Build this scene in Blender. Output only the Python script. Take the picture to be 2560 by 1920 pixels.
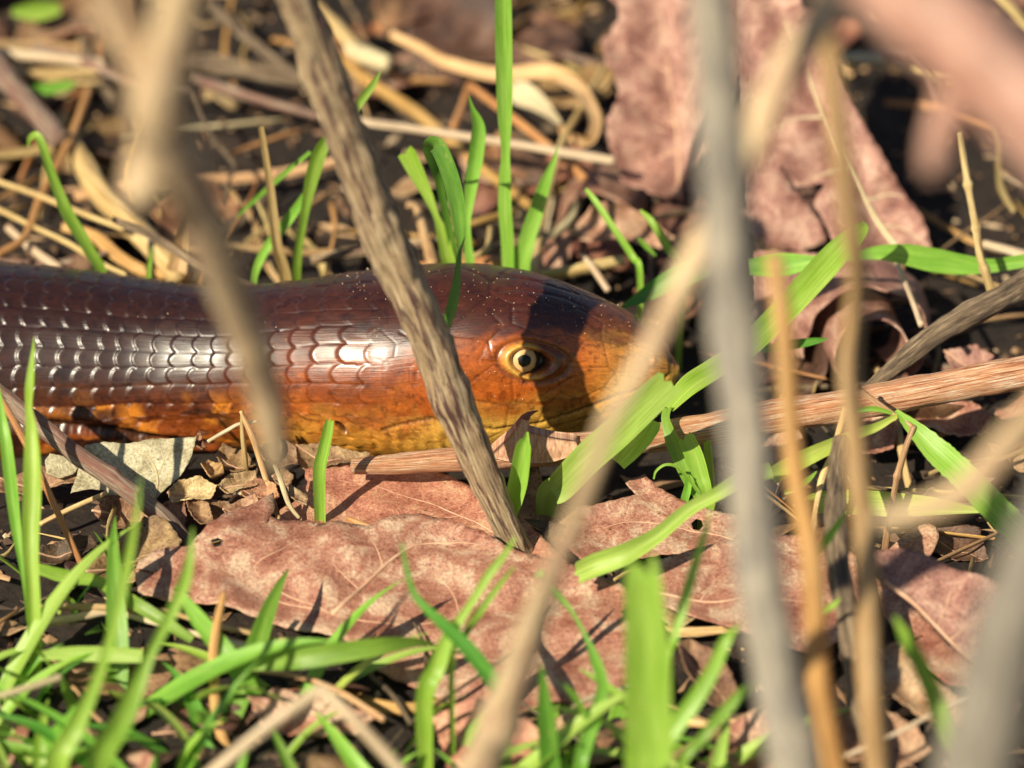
import bpy, bmesh, math, random
import numpy as np
from mathutils import Vector, Matrix, noise
from mathutils.geometry import delaunay_2d_cdt
for o in list(bpy.data.objects): bpy.data.objects.remove(o)
random.seed(7); np.random.seed(7)
SC = bpy.context.scene
COL = SC.collection

# ---------------------------------------------------------------- camera, sky, sun, exposure
PITCH = math.radians(33.0); DIST = 1.0; WID = 0.1887          # metres seen across at 1 m
TGT = Vector((0, 0, 0.0122))
FWD = Vector((0, math.cos(PITCH), -math.sin(PITCH)))
UPV = Vector((0, math.sin(PITCH), math.cos(PITCH)))
RGT = Vector((1, 0, 0))
CAM = TGT - FWD * DIST
cd = bpy.data.cameras.new('camera'); cam = bpy.data.objects.new('camera', cd); COL.objects.link(cam)
cam.location = CAM; cam.rotation_euler = (math.pi / 2 - PITCH, 0, 0)
cd.sensor_width = 36; cd.lens = 36 * DIST / WID
cd.clip_start = 0.01; cd.clip_end = 500
cd.dof.use_dof = True
cd.dof.focus_distance = (Vector((0, -0.028, 0.020)) - CAM).dot(FWD)
cd.dof.aperture_fstop = cd.lens / 17.0                         # 17 mm opening
SC.camera = cam
SUN_EL, SUN_AZ = math.radians(41), math.radians(38)            # azimuth: towards the left of the viewer
SUNDIR = Vector((-math.sin(SUN_AZ) * math.cos(SUN_EL), -math.cos(SUN_AZ) * math.cos(SUN_EL), math.sin(SUN_EL)))
w = bpy.data.worlds.new('World'); SC.world = w; w.use_nodes = True
nt = w.node_tree; sky = nt.nodes.new('ShaderNodeTexSky'); sky.sky_type = 'NISHITA'; sky.sun_disc = False
sky.sun_elevation = SUN_EL; sky.sun_rotation = math.atan2(SUNDIR.x, SUNDIR.y)
nt.links.new(sky.outputs[0], nt.nodes['Background'].inputs[0]); nt.nodes['Background'].inputs[1].default_value = 0.05
sl = bpy.data.lights.new('sun', 'SUN'); sun = bpy.data.objects.new('sun', sl); COL.objects.link(sun)
sl.energy = 5.0; sl.angle = math.radians(0.53); sl.color = (1.0, 0.90, 0.69)
sun.rotation_euler = SUNDIR.to_track_quat('Z', 'Y').to_euler(); sun.location = (0, 0, 2)
SC.view_settings.view_transform = 'Standard'; SC.view_settings.look = 'None'
SC.view_settings.exposure = 0.55; SC.view_settings.gamma = 1.0
SC.render.engine = 'CYCLES'; SC.cycles.use_denoising = True; SC.cycles.max_bounces = 8
SC.cycles.transparent_max_bounces = 8; SC.cycles.sample_clamp_indirect = 6

# ---------------------------------------------------------------- helpers: picture point -> place in the world
def ray(px, py):
    return FWD + RGT * ((px - 1280) / 2560 * WID) + UPV * (-(py - 960) / 2560 * WID)
def V(px, py, y):
    d = ray(px, py); return CAM + d * ((y - CAM.y) / d.y)
def G(px, py, z=0.0):
    d = ray(px, py); return CAM + d * ((z - CAM.z) / d.z)
def pxm(p):                                                     # metres per picture pixel at point p
    return (p - CAM).dot(FWD) * WID / 2560
def proj(p):
    q = p - CAM; d = q.dot(FWD)
    return (1280 + q.dot(RGT) / d / WID * 2560, 960 - q.dot(UPV) / d / WID * 2560)
def nz(x, y, z=0.0): return noise.noise(Vector((x, y, z)))
def zg(x, y):                                                   # ground height
    h = 0.0016 * nz(x * 60, y * 60) + 0.0009 * nz(x * 190, y * 190, 3) + 0.004 * nz(x * 9, y * 9, 8)
    near = math.exp(-((y + 0.004) / 0.018) ** 2)
    h = h * (1 - 0.7 * near) - 0.001 * near
    return h + 0.003 * (0.5 - 0.5 * math.tanh((y + 0.032) / 0.012))
def smooth(a, b, x):
    t = np.clip((x - a) / (b - a), 0, 1); return t * t * (3 - 2 * t)
def catmull(P, n):
    P = [np.array(p, float) for p in P]
    if len(P) == 2: return [P[0] + (P[1] - P[0]) * t for t in np.linspace(0, 1, n)]
    Q = [2 * P[0] - P[1]] + P + [2 * P[-1] - P[-2]]; out = []
    m = len(P) - 1
    for t in np.linspace(0, m, n):
        i = min(int(t), m - 1); f = t - i
        a, b, c, d = Q[i:i + 4]
        out.append(0.5 * (2 * b + (c - a) * f + (2 * a - 5 * b + 4 * c - d) * f * f + (3 * b - a - 3 * c + d) * f ** 3))
    return out

def tag(o, label=None, cat=None, group=None, kind=None):
    if label: o['label'] = label
    if cat: o['category'] = cat
    if group: o['group'] = group
    if kind: o['kind'] = kind
    return o
def mkobj(name, verts, faces, mat, parent=None, uvs=None, smooth_=True):
    me = bpy.data.meshes.new(name); me.from_pydata([tuple(v) for v in verts], [], faces)
    if uvs is not None:
        ul = me.uv_layers.new(name='UVMap')
        li = np.empty(len(me.loops), int); me.loops.foreach_get('vertex_index', li)
        ul.data.foreach_set('uv', np.asarray(uvs, float)[li].ravel())
    if smooth_: me.polygons.foreach_set('use_smooth', [True] * len(me.polygons))
    me.materials.append(mat); me.update()
    o = bpy.data.objects.new(name, me); COL.objects.link(o)
    if parent: o.parent = parent
    return o

# ---------------------------------------------------------------- materials
def newmat(name):
    m = bpy.data.materials.new(name); m.use_nodes = True
    n = m.node_tree.nodes; l = m.node_tree.links
    return m, n, l, n['Principled BSDF']
def ramp(n, stops):
    r = n.new('ShaderNodeValToRGB'); e = r.color_ramp.elements
    while len(e) < len(stops): e.new(0.5)
    for k, (p, c) in enumerate(stops): e[k].position = p; e[k].color = (*c, 1) if len(c) == 3 else c
    return r
def uvscaled(n, l, sx, sy, useobj=False):
    tc = n.new('ShaderNodeTexCoord'); mp = n.new('ShaderNodeMapping')
    mp.inputs['Scale'].default_value = (sx, sy, sx)
    l.new(tc.outputs['Object' if useobj else 'UV'], mp.inputs['Vector'])
    oi = n.new('ShaderNodeObjectInfo'); ad = n.new('ShaderNodeVectorMath'); ad.operation = 'ADD'
    ml = n.new('ShaderNodeVectorMath'); ml.operation = 'SCALE'; ml.inputs['Scale'].default_value = 0.0
    cx = n.new('ShaderNodeCombineXYZ'); l.new(oi.outputs['Random'], cx.inputs[0]); l.new(oi.outputs['Random'], cx.inputs[1])
    sc = n.new('ShaderNodeVectorMath'); sc.operation = 'SCALE'; sc.inputs['Scale'].default_value = 57.0
    l.new(cx.outputs[0], sc.inputs[0]); l.new(mp.outputs[0], ad.inputs[0]); l.new(sc.outputs[0], ad.inputs[1])
    return ad.outputs[0]
def noisetex(n, l, vec, scale, detail=4, rough=0.6, dist=0.0):
    t = n.new('ShaderNodeTexNoise'); t.inputs['Scale'].default_value = scale; t.inputs['Detail'].default_value = detail
    t.inputs['Roughness'].default_value = rough; t.inputs['Distortion'].default_value = dist
    l.new(vec, t.inputs['Vector']); return t.outputs['Fac']
def mix(n, l, fac, a, b, mode='MIX'):
    m = n.new('ShaderNodeMix'); m.data_type = 'RGBA'; m.blend_type = mode
    for s, val in ((m.inputs['Factor'], fac), (m.inputs['A'], a), (m.inputs['B'], b)):
        if isinstance(val, (int, float)): s.default_value = val
        elif isinstance(val, tuple): s.default_value = (*val, 1) if len(val) == 3 else val
        else: l.new(val, s)
    return m.outputs['Result']
def bump(n, l, h, bs, strength, dist):
    b = n.new('ShaderNodeBump'); b.inputs['Strength'].default_value = strength; b.inputs['Distance'].default_value = dist
    l.new(h, b.inputs['Height']); l.new(b.outputs[0], bs.inputs['Normal']); return b
def rnd_hsv(n, l, col, dv=0.3, dh=0.03):
    oi = n.new('ShaderNodeObjectInfo'); hs = n.new('ShaderNodeHueSaturation')
    mr = n.new('ShaderNodeMapRange'); mr.inputs['To Min'].default_value = 1 - dv; mr.inputs['To Max'].default_value = 1 + dv
    l.new(oi.outputs['Random'], mr.inputs['Value']); l.new(mr.outputs[0], hs.inputs['Value'])
    mh = n.new('ShaderNodeMapRange'); mh.inputs['To Min'].default_value = 0.5 - dh; mh.inputs['To Max'].default_value = 0.5 + dh
    wn = n.new('ShaderNodeTexWhiteNoise'); wn.noise_dimensions = '1D'; l.new(oi.outputs['Random'], wn.inputs['W'])
    l.new(wn.outputs['Value'], mh.inputs['Value']); l.new(mh.outputs[0], hs.inputs['Hue'])
    l.new(col, hs.inputs['Color']); return hs.outputs[0]

def leaf_mat(name, dark, mid, light, rough=0.5, vein=0.35, var=0.0, transl=0.12):
    m, n, l, b = newmat(name)
    v = uvscaled(n, l, 1, 1)
    f = noisetex(n, l, v, 0.16, 5, 0.65, 0.6); g = noisetex(n, l, v, 1.6, 5, 0.75)
    r = ramp(n, [(0.34, dark), (0.49, mid), (0.62, light)]); l.new(f, r.inputs[0])
    r2 = ramp(n, [(0.32, (0.42, 0.36, 0.34)), (0.5, (0.85, 0.85, 0.85)), (0.68, (1.35, 1.35, 1.3))]); l.new(g, r2.inputs[0])
    c = mix(n, l, 1.0, r.outputs[0], r2.outputs[0], 'MULTIPLY')
    vo = n.new('ShaderNodeTexVoronoi'); vo.feature = 'DISTANCE_TO_EDGE'; vo.inputs['Scale'].default_value = 0.8; l.new(v, vo.inputs['Vector'])
    vr = ramp(n, [(0.0, (1, 1, 1)), (0.09, (0, 0, 0))]); l.new(vo.outputs['Distance'], vr.inputs[0])
    vm = n.new('ShaderNodeMath'); vm.operation = 'MULTIPLY'; vm.inputs[1].default_value = vein; l.new(vr.outputs[0], vm.inputs[0])
    c = mix(n, l, vm.outputs[0], c, tuple(min(1, x * 1.1) for x in light))
    # dark specks of rot
    sp = noisetex(n, l, v, 0.9, 2, 0.5); sr = ramp(n, [(0.68, (0, 0, 0)), (0.74, (1, 1, 1))]); l.new(sp, sr.inputs[0])
    c = mix(n, l, sr.outputs[0], c, tuple(x * 0.35 for x in dark))
    if var: c = rnd_hsv(n, l, c, var, 0.025)
    l.new(c, b.inputs['Base Color']); b.inputs['Roughness'].default_value = rough
    ad = n.new('ShaderNodeMath'); ad.operation = 'MULTIPLY_ADD'; ad.inputs[1].default_value = 0.22; l.new(vr.outputs[0], ad.inputs[0]); l.new(g, ad.inputs[2])
    bump(n, l, ad.outputs[0], b, 0.75, 0.00025)
    if transl:
        t = n.new('ShaderNodeBsdfTranslucent'); l.new(c, t.inputs[0]); ms = n.new('ShaderNodeMixShader'); ms.inputs[0].default_value = transl
        l.new(b.outputs[0], ms.inputs[1]); l.new(t.outputs[0], ms.inputs[2]); l.new(ms.outputs[0], n['Material Output'].inputs[0])
    return m
def bark_mat(name, cols, sx=1.4, sy=0.12, var=0.0, rough=0.7, bd=0.0005, patch=None, pt=0.49):
    # cols: dark to light; grain runs along the stem (UV y)
    m, n, l, b = newmat(name)
    v = uvscaled(n, l, sx, sy)
    f = noisetex(n, l, v, 1.0, 8, 0.72, 0.35)
    r = ramp(n, [(0.36 + 0.28 * k / max(1, len(cols) - 1), c) for k, c in enumerate(cols)]); l.new(f, r.inputs[0])
    v2 = uvscaled(n, l, sx * 2.6, sy * 1.3); g = noisetex(n, l, v2, 1.0, 5, 0.8)
    r2 = ramp(n, [(0.3, (0.4, 0.38, 0.38)), (0.5, (0.9, 0.9, 0.9)), (0.7, (1.4, 1.4, 1.4))]); l.new(g, r2.inputs[0])
    c = mix(n, l, 0.85, r.outputs[0], r2.outputs[0], 'MULTIPLY')
    if patch:
        v3 = uvscaled(n, l, 1.0, 0.06); h = noisetex(n, l, v3, 1.0, 9, 0.78, 0.3)
        r3 = ramp(n, [(pt, (0, 0, 0)), (pt + 0.035, (1, 1, 1))]); l.new(h, r3.inputs[0])
        pc = mix(n, l, 0.7, patch, r2.outputs[0], 'MULTIPLY'); c = mix(n, l, r3.outputs[0], c, pc)
    if var: c = rnd_hsv(n, l, c, var, 0.02)
    l.new(c, b.inputs['Base Color']); b.inputs['Roughness'].default_value = rough
    ad = n.new('ShaderNodeMath'); ad.operation = 'ADD'; l.new(f, ad.inputs[0]); l.new(g, ad.inputs[1])
    bump(n, l, ad.outputs[0], b, 0.9, bd)
    return m
def grass_mat(name, c1, c2, transl=0.42, var=0.22):
    m, n, l, b = newmat(name)
    v = uvscaled(n, l, 9, 0.05); f = noisetex(n, l, v, 1.0, 3, 0.6)
    v2 = uvscaled(n, l, 0.6, 0.09); g = noisetex(n, l, v2, 1.0, 4, 0.6)
    r = ramp(n, [(0.3, c1), (0.7, c2)]); l.new(g, r.inputs[0])
    r2 = ramp(n, [(0.35, (0.68, 0.74, 0.62)), (0.65, (1.2, 1.15, 1.15))]); l.new(f, r2.inputs[0])
    c = mix(n, l, 1.0, r.outputs[0], r2.outputs[0], 'MULTIPLY'); c = rnd_hsv(n, l, c, var, 0.018)
    v4 = uvscaled(n, l, 0.5, 0.16); q = noisetex(n, l, v4, 1.0, 6, 0.7); r4 = ramp(n, [(0.60, (0, 0, 0)), (0.74, (0.75, 0.75, 0.75))]); l.new(q, r4.inputs[0]); c = mix(n, l, r4.outputs[0], c, (0.52, 0.47, 0.15))
    l.new(c, b.inputs['Base Color']); b.inputs['Roughness'].default_value = 0.36; b.inputs['Specular IOR Level'].default_value = 0.5
    bump(n, l, f, b, 0.5, 0.00012)
    t = n.new('ShaderNodeBsdfTranslucent'); l.new(c, t.inputs[0])
    ms = n.new('ShaderNodeMixShader'); ms.inputs[0].default_value = transl
    l.new(b.outputs[0], ms.inputs[1]); l.new(t.outputs[0], ms.inputs[2]); l.new(ms.outputs[0], n['Material Output'].inputs[0])
    return m

M = {}
M['leaf_red'] = leaf_mat('leaf_red', (0.28, 0.095, 0.058), (0.46, 0.21, 0.14), (0.66, 0.45, 0.31), 0.42, 0.14)
M['leaf_rose'] = leaf_mat('leaf_rose', (0.34, 0.115, 0.075), (0.54, 0.23, 0.15), (0.70, 0.40, 0.25), 0.5, 0.14)
M['leaf_mauve'] = leaf_mat('leaf_mauve', (0.20, 0.075, 0.06), (0.40, 0.19, 0.145), (0.60, 0.37, 0.28), 0.55, 0.3)
M['leaf_brown'] = leaf_mat('leaf_brown', (0.13, 0.055, 0.03), (0.24, 0.12, 0.065), (0.38, 0.22, 0.12), 0.6, 0.3, 0.2)
M['leaf_tan'] = leaf_mat('leaf_tan', (0.30, 0.15, 0.07), (0.46, 0.27, 0.15), (0.60, 0.42, 0.25), 0.6, 0.3, 0.2)
M['leaf_cream'] = leaf_mat('leaf_cream', (0.30, 0.25, 0.13), (0.48, 0.42, 0.26), (0.62, 0.57, 0.38), 0.42, 0.3)
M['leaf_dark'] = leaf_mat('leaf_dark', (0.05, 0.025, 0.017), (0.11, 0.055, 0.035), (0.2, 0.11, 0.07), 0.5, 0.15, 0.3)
M['leaf_scrap'] = leaf_mat('leaf_scrap', (0.12, 0.05, 0.025), (0.28, 0.13, 0.06), (0.46, 0.26, 0.13), 0.6, 0.3, 0.45)
M['vein'] = bark_mat('vein', [(0.46, 0.24, 0.15), (0.56, 0.33, 0.21), (0.62, 0.42, 0.28)], bd=0.0001)
M['vein_cream'] = bark_mat('vein_cream', [(0.36, 0.28, 0.14), (0.55, 0.45, 0.28)], bd=0.0001)
M['twig_purple'] = bark_mat('twig_purple', [(0.24, 0.13, 0.08), (0.56, 0.38, 0.21), (0.76, 0.57, 0.34), (0.88, 0.74, 0.50)], 2.8, 0.09, bd=0.0006, patch=(0.15, 0.072, 0.062), pt=0.51)
M['twig_grey'] = bark_mat('twig_grey', [(0.13, 0.08, 0.06), (0.30, 0.22, 0.16), (0.45, 0.36, 0.25)], 1.3, 0.1, bd=0.0004, patch=(0.24, 0.11, 0.08))
M['bramble'] = bark_mat('bramble', [(0.16, 0.05, 0.028), (0.58, 0.23, 0.105), (0.72, 0.41, 0.23), (0.88, 0.74, 0.55)], 4.0, 0.09, bd=0.0004, patch=(0.80, 0.64, 0.48), pt=0.56)
M['thorn'] = bark_mat('thorn', [(0.42, 0.19, 0.11), (0.58, 0.32, 0.2), (0.68, 0.44, 0.3)], 1.2, 0.4, bd=0.0001)
M['thorn_tip'] = bark_mat('thorn_tip', [(0.14, 0.05, 0.04), (0.26, 0.10, 0.08)], 0.8, 0.4, bd=0.0001)
M['twig_dark'] = bark_mat('twig_dark', [(0.05, 0.035, 0.022), (0.14, 0.095, 0.06), (0.27, 0.19, 0.115), (0.42, 0.32, 0.2)], 1.3, 0.12, bd=0.0006)
M['straw'] = bark_mat('straw', [(0.30, 0.17, 0.06), (0.58, 0.38, 0.16), (0.76, 0.57, 0.30)], 2.0, 0.06, 0.3, 0.5, 0.0002)
M['straw_pale'] = bark_mat('straw_pale', [(0.46, 0.33, 0.17), (0.66, 0.52, 0.32), (0.80, 0.69, 0.48)], 2.0, 0.06, 0.08, 0.5, 0.0002)
M['straw_orange'] = bark_mat('straw_orange', [(0.32, 0.14, 0.04), (0.55, 0.28, 0.09), (0.64, 0.40, 0.18)], 2.0, 0.06, 0.1, 0.5, 0.0002)
M['stem_grey'] = bark_mat('stem_grey', [(0.15, 0.135, 0.12), (0.29, 0.26, 0.22), (0.44, 0.39, 0.31), (0.68, 0.57, 0.41)], 0.5, 0.085, bd=0.0003)
M['stem_beige'] = bark_mat('stem_beige', [(0.44, 0.31, 0.16), (0.70, 0.53, 0.30), (0.84, 0.70, 0.44)], 0.5, 0.09, bd=0.0003, patch=(0.56, 0.36, 0.23))
M['stem_dusty'] = bark_mat('stem_dusty', [(0.16, 0.14, 0.115), (0.26, 0.23, 0.185), (0.36, 0.31, 0.24)], 0.35, 0.05, bd=0.0003)
M['stem_orange'] = bark_mat('stem_orange', [(0.42, 0.20, 0.06), (0.58, 0.32, 0.11), (0.62, 0.40, 0.2)], 0.4, 0.03, bd=0.0002)
M['stem_tan'] = bark_mat('stem_tan', [(0.34, 0.21, 0.09), (0.50, 0.31, 0.14), (0.58, 0.42, 0.24)], 0.4, 0.03, bd=0.0002)
M['stem_pink'] = bark_mat('stem_pink', [(0.50, 0.24, 0.17), (0.66, 0.36, 0.27), (0.72, 0.48, 0.38)], 0.3, 0.05, bd=0.0002)
M['grass'] = grass_mat('grass', (0.19, 0.41, 0.04), (0.37, 0.63, 0.10))
M['grass_bright'] = grass_mat('grass_bright', (0.29, 0.57, 0.05), (0.47, 0.74, 0.14), 0.45, 0.1)
M['grass_cool'] = grass_mat('grass_cool', (0.09, 0.27, 0.035), (0.18, 0.43, 0.06), 0.35, 0.12)
M['grass_pale'] = grass_mat('grass_pale', (0.40, 0.57, 0.09), (0.54, 0.70, 0.17), 0.4, 0.1)

# ---------------------------------------------------------------- ground
def build_ground():
    a = np.concatenate([np.linspace(0, 0.30, 101), 0.30 + np.geomspace(0.005, 60, 34)])
    ax = np.concatenate([-a[::-1], a[1:]]); n = len(ax)
    verts = []; 
    for y in ax:
        for x in ax:
            far = math.hypot(x, y)
            verts.append((x, y, zg(x, y) if far < 2 else zg(x, y) * 0.2 - 0.0))
    faces = [(j * n + i, j * n + i + 1, (j + 1) * n + i + 1, (j + 1) * n + i) for j in range(n - 1) for i in range(n - 1)]
    m, nn, l, b = newmat('soil')
    v = uvscaled(nn, l, 1, 1, True)
    f = noisetex(nn, l, v, 55, 6, 0.7); g = noisetex(nn, l, v, 420, 6, 0.75)
    r = ramp(nn, [(0.3, (0.010, 0.006, 0.0045)), (0.5, (0.024, 0.014, 0.009)), (0.7, (0.06, 0.034, 0.02))]); l.new(f, r.inputs[0])
    r2 = ramp(nn, [(0.35, (0.35, 0.33, 0.3)), (0.55, (1, 1, 1)), (0.75, (1.7, 1.5, 1.3))]); l.new(g, r2.inputs[0])
    c = mix(nn, l, 1.0, r.outputs[0], r2.outputs[0], 'MULTIPLY'); l.new(c, b.inputs['Base Color']); b.inputs['Roughness'].default_value = 0.9
    bump(nn, l, g, b, 1.0, 0.0015)
    o = mkobj('ground', verts, faces, m)
    tag(o, 'dark brown crumbly soil under the leaf litter', kind='structure')
build_ground()

# ---------------------------------------------------------------- the legless lizard
LZ_TAB = np.array([  # picture x, top, bottom of the animal's outline
 (-160,640,1196),(0,655,1182),(150,668,1165),(300,690,1150),(450,712,1138),(600,721,1128),(750,704,1128),(900,681,1141),(1000,671,1147),
 (1100,666,1143),(1200,667,1131),(1300,681,1117),(1400,712,1099),(1500,752,1073),(1580,790,1046),(1640,829,1011),(1675,866,974),(1690,890,945),(1697,908,922)], float)
def vnoise(x, y, seed=0):                                        # smooth value noise, numpy
    def hsh(i, j):
        v = np.sin(i * 127.1 + j * 311.7 + seed * 74.7) * 43758.5453; return v - np.floor(v)
    i = np.floor(x); j = np.floor(y); f = x - i; g = y - j
    f = f * f * (3 - 2 * f); g = g * g * (3 - 2 * g)
    return (hsh(i, j) * (1 - f) + hsh(i + 1, j) * f) * (1 - g) + (hsh(i, j + 1) * (1 - f) + hsh(i + 1, j + 1) * f) * g
def hash2(i, j, seed=0):
    v = np.sin(i * 12.9898 + j * 78.233 + seed * 37.719) * 43758.5453; return v - np.floor(v)
def build_lizard():
    xs = LZ_TAB[:, 0]
    # spine stations, dense in view, then on past the frame and tapering away behind
    tip = 1697.0
    t = np.concatenate([np.linspace(0, 1, 40)[:-1] ** 2 * 110, np.linspace(110, tip + 160, 560)])
    pxs = tip - t
    top = np.interp(pxs, xs, LZ_TAB[:, 1]); bot = np.interp(pxs, xs, LZ_TAB[:, 2])
    def sm(a, k=9):
        # smooth the polygonal outline away from the snout
        p = np.pad(a, k, mode='edge'); ker = np.hanning(2 * k + 1); ker /= ker.sum(); q = np.convolve(p, ker, 'valid')
        wgt = smooth(60, 200, t); return a * (1 - wgt) + q * wgt
    top = sm(sm(top)); bot = sm(sm(bot))
    # rounded snout
    near = np.clip(t / 60, 0, 1)
    yc = sm(sm(np.interp(pxs, [-160, 100, 350, 600, 900, 1250, 1697], [0.0128, 0.0122, 0.0100, 0.0056, 0.0, -0.002, -0.004]), 30), 30)
    wr = np.interp(pxs, [-160, 300, 600, 850, 1000, 1150, 1320, 1500, 1650, 1697], [1.0, 1.0, 0.97, 1.02, 1.03, 0.97, 0.86, 0.80, 0.78, 0.8])
    Cs = []; rs = []
    for p, a, b, y in zip(pxs, top, bot, yc):
        c = V(p, (a + b) / 2, y); Cs.append(c); rs.append((b - a) / 2 * pxm(c))
    rs = np.array(rs); rs *= np.sqrt(np.clip(t / 40, 0, 1)) * 0.25 + 0.75
    ks = np.sqrt((math.cos(PITCH)) ** 2 + (wr * math.sin(PITCH)) ** 2); rz = rs / ks; ry = rz * wr
    # hidden remainder
    c = np.array(Cs[-1]); d = np.array(Cs[-1]) - np.array(Cs[-2]); ang = math.atan2(d[1], d[0]); r0 = rz[-1]
    ext = []; N2 = 150
    for k in range(N2):
        u = (k + 1) / N2; ang -= 0.012 + 0.02 * u
        r = r0 * (1 - u) ** 0.75 + 0.0006
        step = 0.0028
        c = c + step * np.array([math.cos(ang), math.sin(ang), 0]); c[2] = c[2] * 0.9 + 0.1 * max(r * 0.97, 0.0)
        ext.append((c.copy(), r))
    C = np.array([tuple(q) for q in Cs] + [e[0] for e in ext]); RZ = np.concatenate([rz, [e[1] for e in ext]]); RY = np.concatenate([ry, [e[1] for e in ext]])
    PX = np.concatenate([pxs, -160 - 38 * np.arange(1, N2 + 1)])
    NS = len(C); NA = 440
    T = np.gradient(C, axis=0); T /= np.linalg.norm(T, axis=1)[:, None]
    T[:6] = T[8]
    up = np.array([0, 0, 1.0]); E1 = np.cross(T, up); E1 /= np.linalg.norm(E1, axis=1)[:, None]    # T points to -x, so E1 -> towards +y ; flip
    E1 = -E1; 
    if E1[100, 1] > 0: E1 = -E1
    E2 = np.cross(T, E1); E2 *= np.sign(E2[:, 2])[:, None]
    S = np.concatenate([[0], np.cumsum(np.linalg.norm(np.diff(C, axis=0), axis=1))]) * 1000          # mm from the snout
    th = np.linspace(0, 2 * math.pi, NA, endpoint=False)                                            # 0 = facing viewer, 90 = up
    ex = 2 / np.interp(PX, [-200, 900, 1150, 1600, 1700], [2.0, 2.05, 2.3, 2.25, 2.0])[:, None]
    ct = np.cos(th)[None]; st = np.sin(th)[None]
    ca = np.sign(ct) * np.abs(ct) ** ex; sa = np.sign(st) * np.abs(st) ** ex
    P = C[:, None] + E1[:, None] * (RY[:, None] * ca)[..., None] + E2[:, None] * (RZ[:, None] * sa)[..., None]
    # normals
    def normals(P):
        du = np.gradient(P, axis=0); dv = np.roll(P, -1, 1) - np.roll(P, 1, 1)
        n = np.cross(du, dv); n /= np.linalg.norm(n, axis=2)[..., None] + 1e-12
        s = np.sign(((P - C[:, None]) * n).sum(2)); n *= np.where(s == 0, 1, s)[..., None]; return n
    Nn = normals(P)
    ss = np.repeat(S[:, None], NA, 1); TH = np.repeat(th[None], NS, 0); pp = np.repeat(PX[:, None], NA, 1)
    # --- picture positions of the outline features are turned into points on the skin
    camv = np.array(CAM); fw = np.array(FWD); upv = np.array(UPV)
    q = P - camv; dep = q @ fw; IX = 1280 + q[..., 0] / dep / WID * 2560; IY = 960 - (q @ upv) / dep / WID * 2560
    front = (Nn * (camv - P)).sum(2) > 0
    def on_skin(px, py):
        d = (IX - px) ** 2 + (IY - py) ** 2; d[~front] = 1e12
        k = np.unravel_index(np.argmin(d), d.shape); return k
    def mirror_pts(pts):
        out = []
        for k in pts:
            out.append((k[0], (NA // 2 - k[1]) % NA))
        return out
    def poly_dist(poly):
        dens = []
        for a, b in zip(poly[:-1], poly[1:]):
            nn_ = max(2, int(math.hypot(b[0] - a[0], b[1] - a[1]) / 5))
            for f in np.linspace(0, 1, nn_): dens.append((a[0] + (b[0] - a[0]) * f, a[1] + (b[1] - a[1]) * f))
        ks_ = [on_skin(*d) for d in dens]; res = np.full((NS, NA), 1.0)
        for side in (ks_, mirror_pts(ks_)):
            for k in side[::1]:
                p0 = P[k]; i0, i1 = max(0, k[0] - 30), min(NS, k[0] + 31)
                d = np.linalg.norm(P[i0:i1] - p0, axis=2); res[i0:i1] = np.minimum(res[i0:i1], d)
        return res * 1000                                                                               # mm
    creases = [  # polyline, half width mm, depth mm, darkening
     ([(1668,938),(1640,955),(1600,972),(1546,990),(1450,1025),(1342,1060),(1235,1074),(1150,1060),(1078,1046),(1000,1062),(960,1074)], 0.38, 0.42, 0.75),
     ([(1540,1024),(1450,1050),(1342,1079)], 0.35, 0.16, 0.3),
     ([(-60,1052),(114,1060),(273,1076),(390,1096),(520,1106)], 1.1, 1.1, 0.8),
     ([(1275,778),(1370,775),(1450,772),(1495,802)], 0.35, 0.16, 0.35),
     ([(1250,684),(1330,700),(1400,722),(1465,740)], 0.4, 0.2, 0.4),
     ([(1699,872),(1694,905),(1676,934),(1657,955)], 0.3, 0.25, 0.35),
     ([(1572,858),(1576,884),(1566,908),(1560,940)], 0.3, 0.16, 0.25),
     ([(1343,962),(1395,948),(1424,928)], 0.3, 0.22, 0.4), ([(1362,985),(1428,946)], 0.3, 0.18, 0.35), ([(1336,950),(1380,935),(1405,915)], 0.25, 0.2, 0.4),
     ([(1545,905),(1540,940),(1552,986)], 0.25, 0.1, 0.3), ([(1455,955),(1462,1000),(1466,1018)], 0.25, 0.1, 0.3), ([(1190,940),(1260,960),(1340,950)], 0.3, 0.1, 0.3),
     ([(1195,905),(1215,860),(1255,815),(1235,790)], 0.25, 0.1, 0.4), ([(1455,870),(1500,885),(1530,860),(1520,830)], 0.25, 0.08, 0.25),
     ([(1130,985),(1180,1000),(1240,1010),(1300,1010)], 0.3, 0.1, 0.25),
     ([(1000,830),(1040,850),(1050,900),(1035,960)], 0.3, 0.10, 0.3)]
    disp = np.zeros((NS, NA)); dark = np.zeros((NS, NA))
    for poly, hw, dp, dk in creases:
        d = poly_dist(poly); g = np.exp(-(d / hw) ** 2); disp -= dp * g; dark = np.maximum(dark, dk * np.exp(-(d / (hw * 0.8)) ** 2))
    d = poly_dist(creases[2][0]); disp += 0.5 * np.exp(-((d - 2.2) / 1.1) ** 2)
    # --- ring scales on body, irregular plates on neck and head
    rows = 30; dth = 2 * math.pi / rows
    u = TH / dth + 0.35 + 0.30 * (vnoise(ss * 0.10, TH * 2.5, 33) - 0.5); jr = np.floor(u); f = u - jr
    L = 3.95 + 0 * ss; B = 1.05
    off = hash2(jr, jr * 0 + 3) * 0.7 + jr * 0.32 + 0.9 * (vnoise(ss * 0.13, TH * 3.0, 31) - 0.5)
    k = (ss - B * (1 - (2 * f - 1) ** 2) + off) / L; ki = np.floor(k); tt = k - ki
    hr = 0.24 * (tt ** 1.6 + (1 - smooth(0.0, 0.17, tt))) - 0.09 * np.abs(2 * f - 1) ** 9 + 0.05 * (1 - (2 * f - 1) ** 2)
    idr = hash2(ki, jr, 1)
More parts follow.
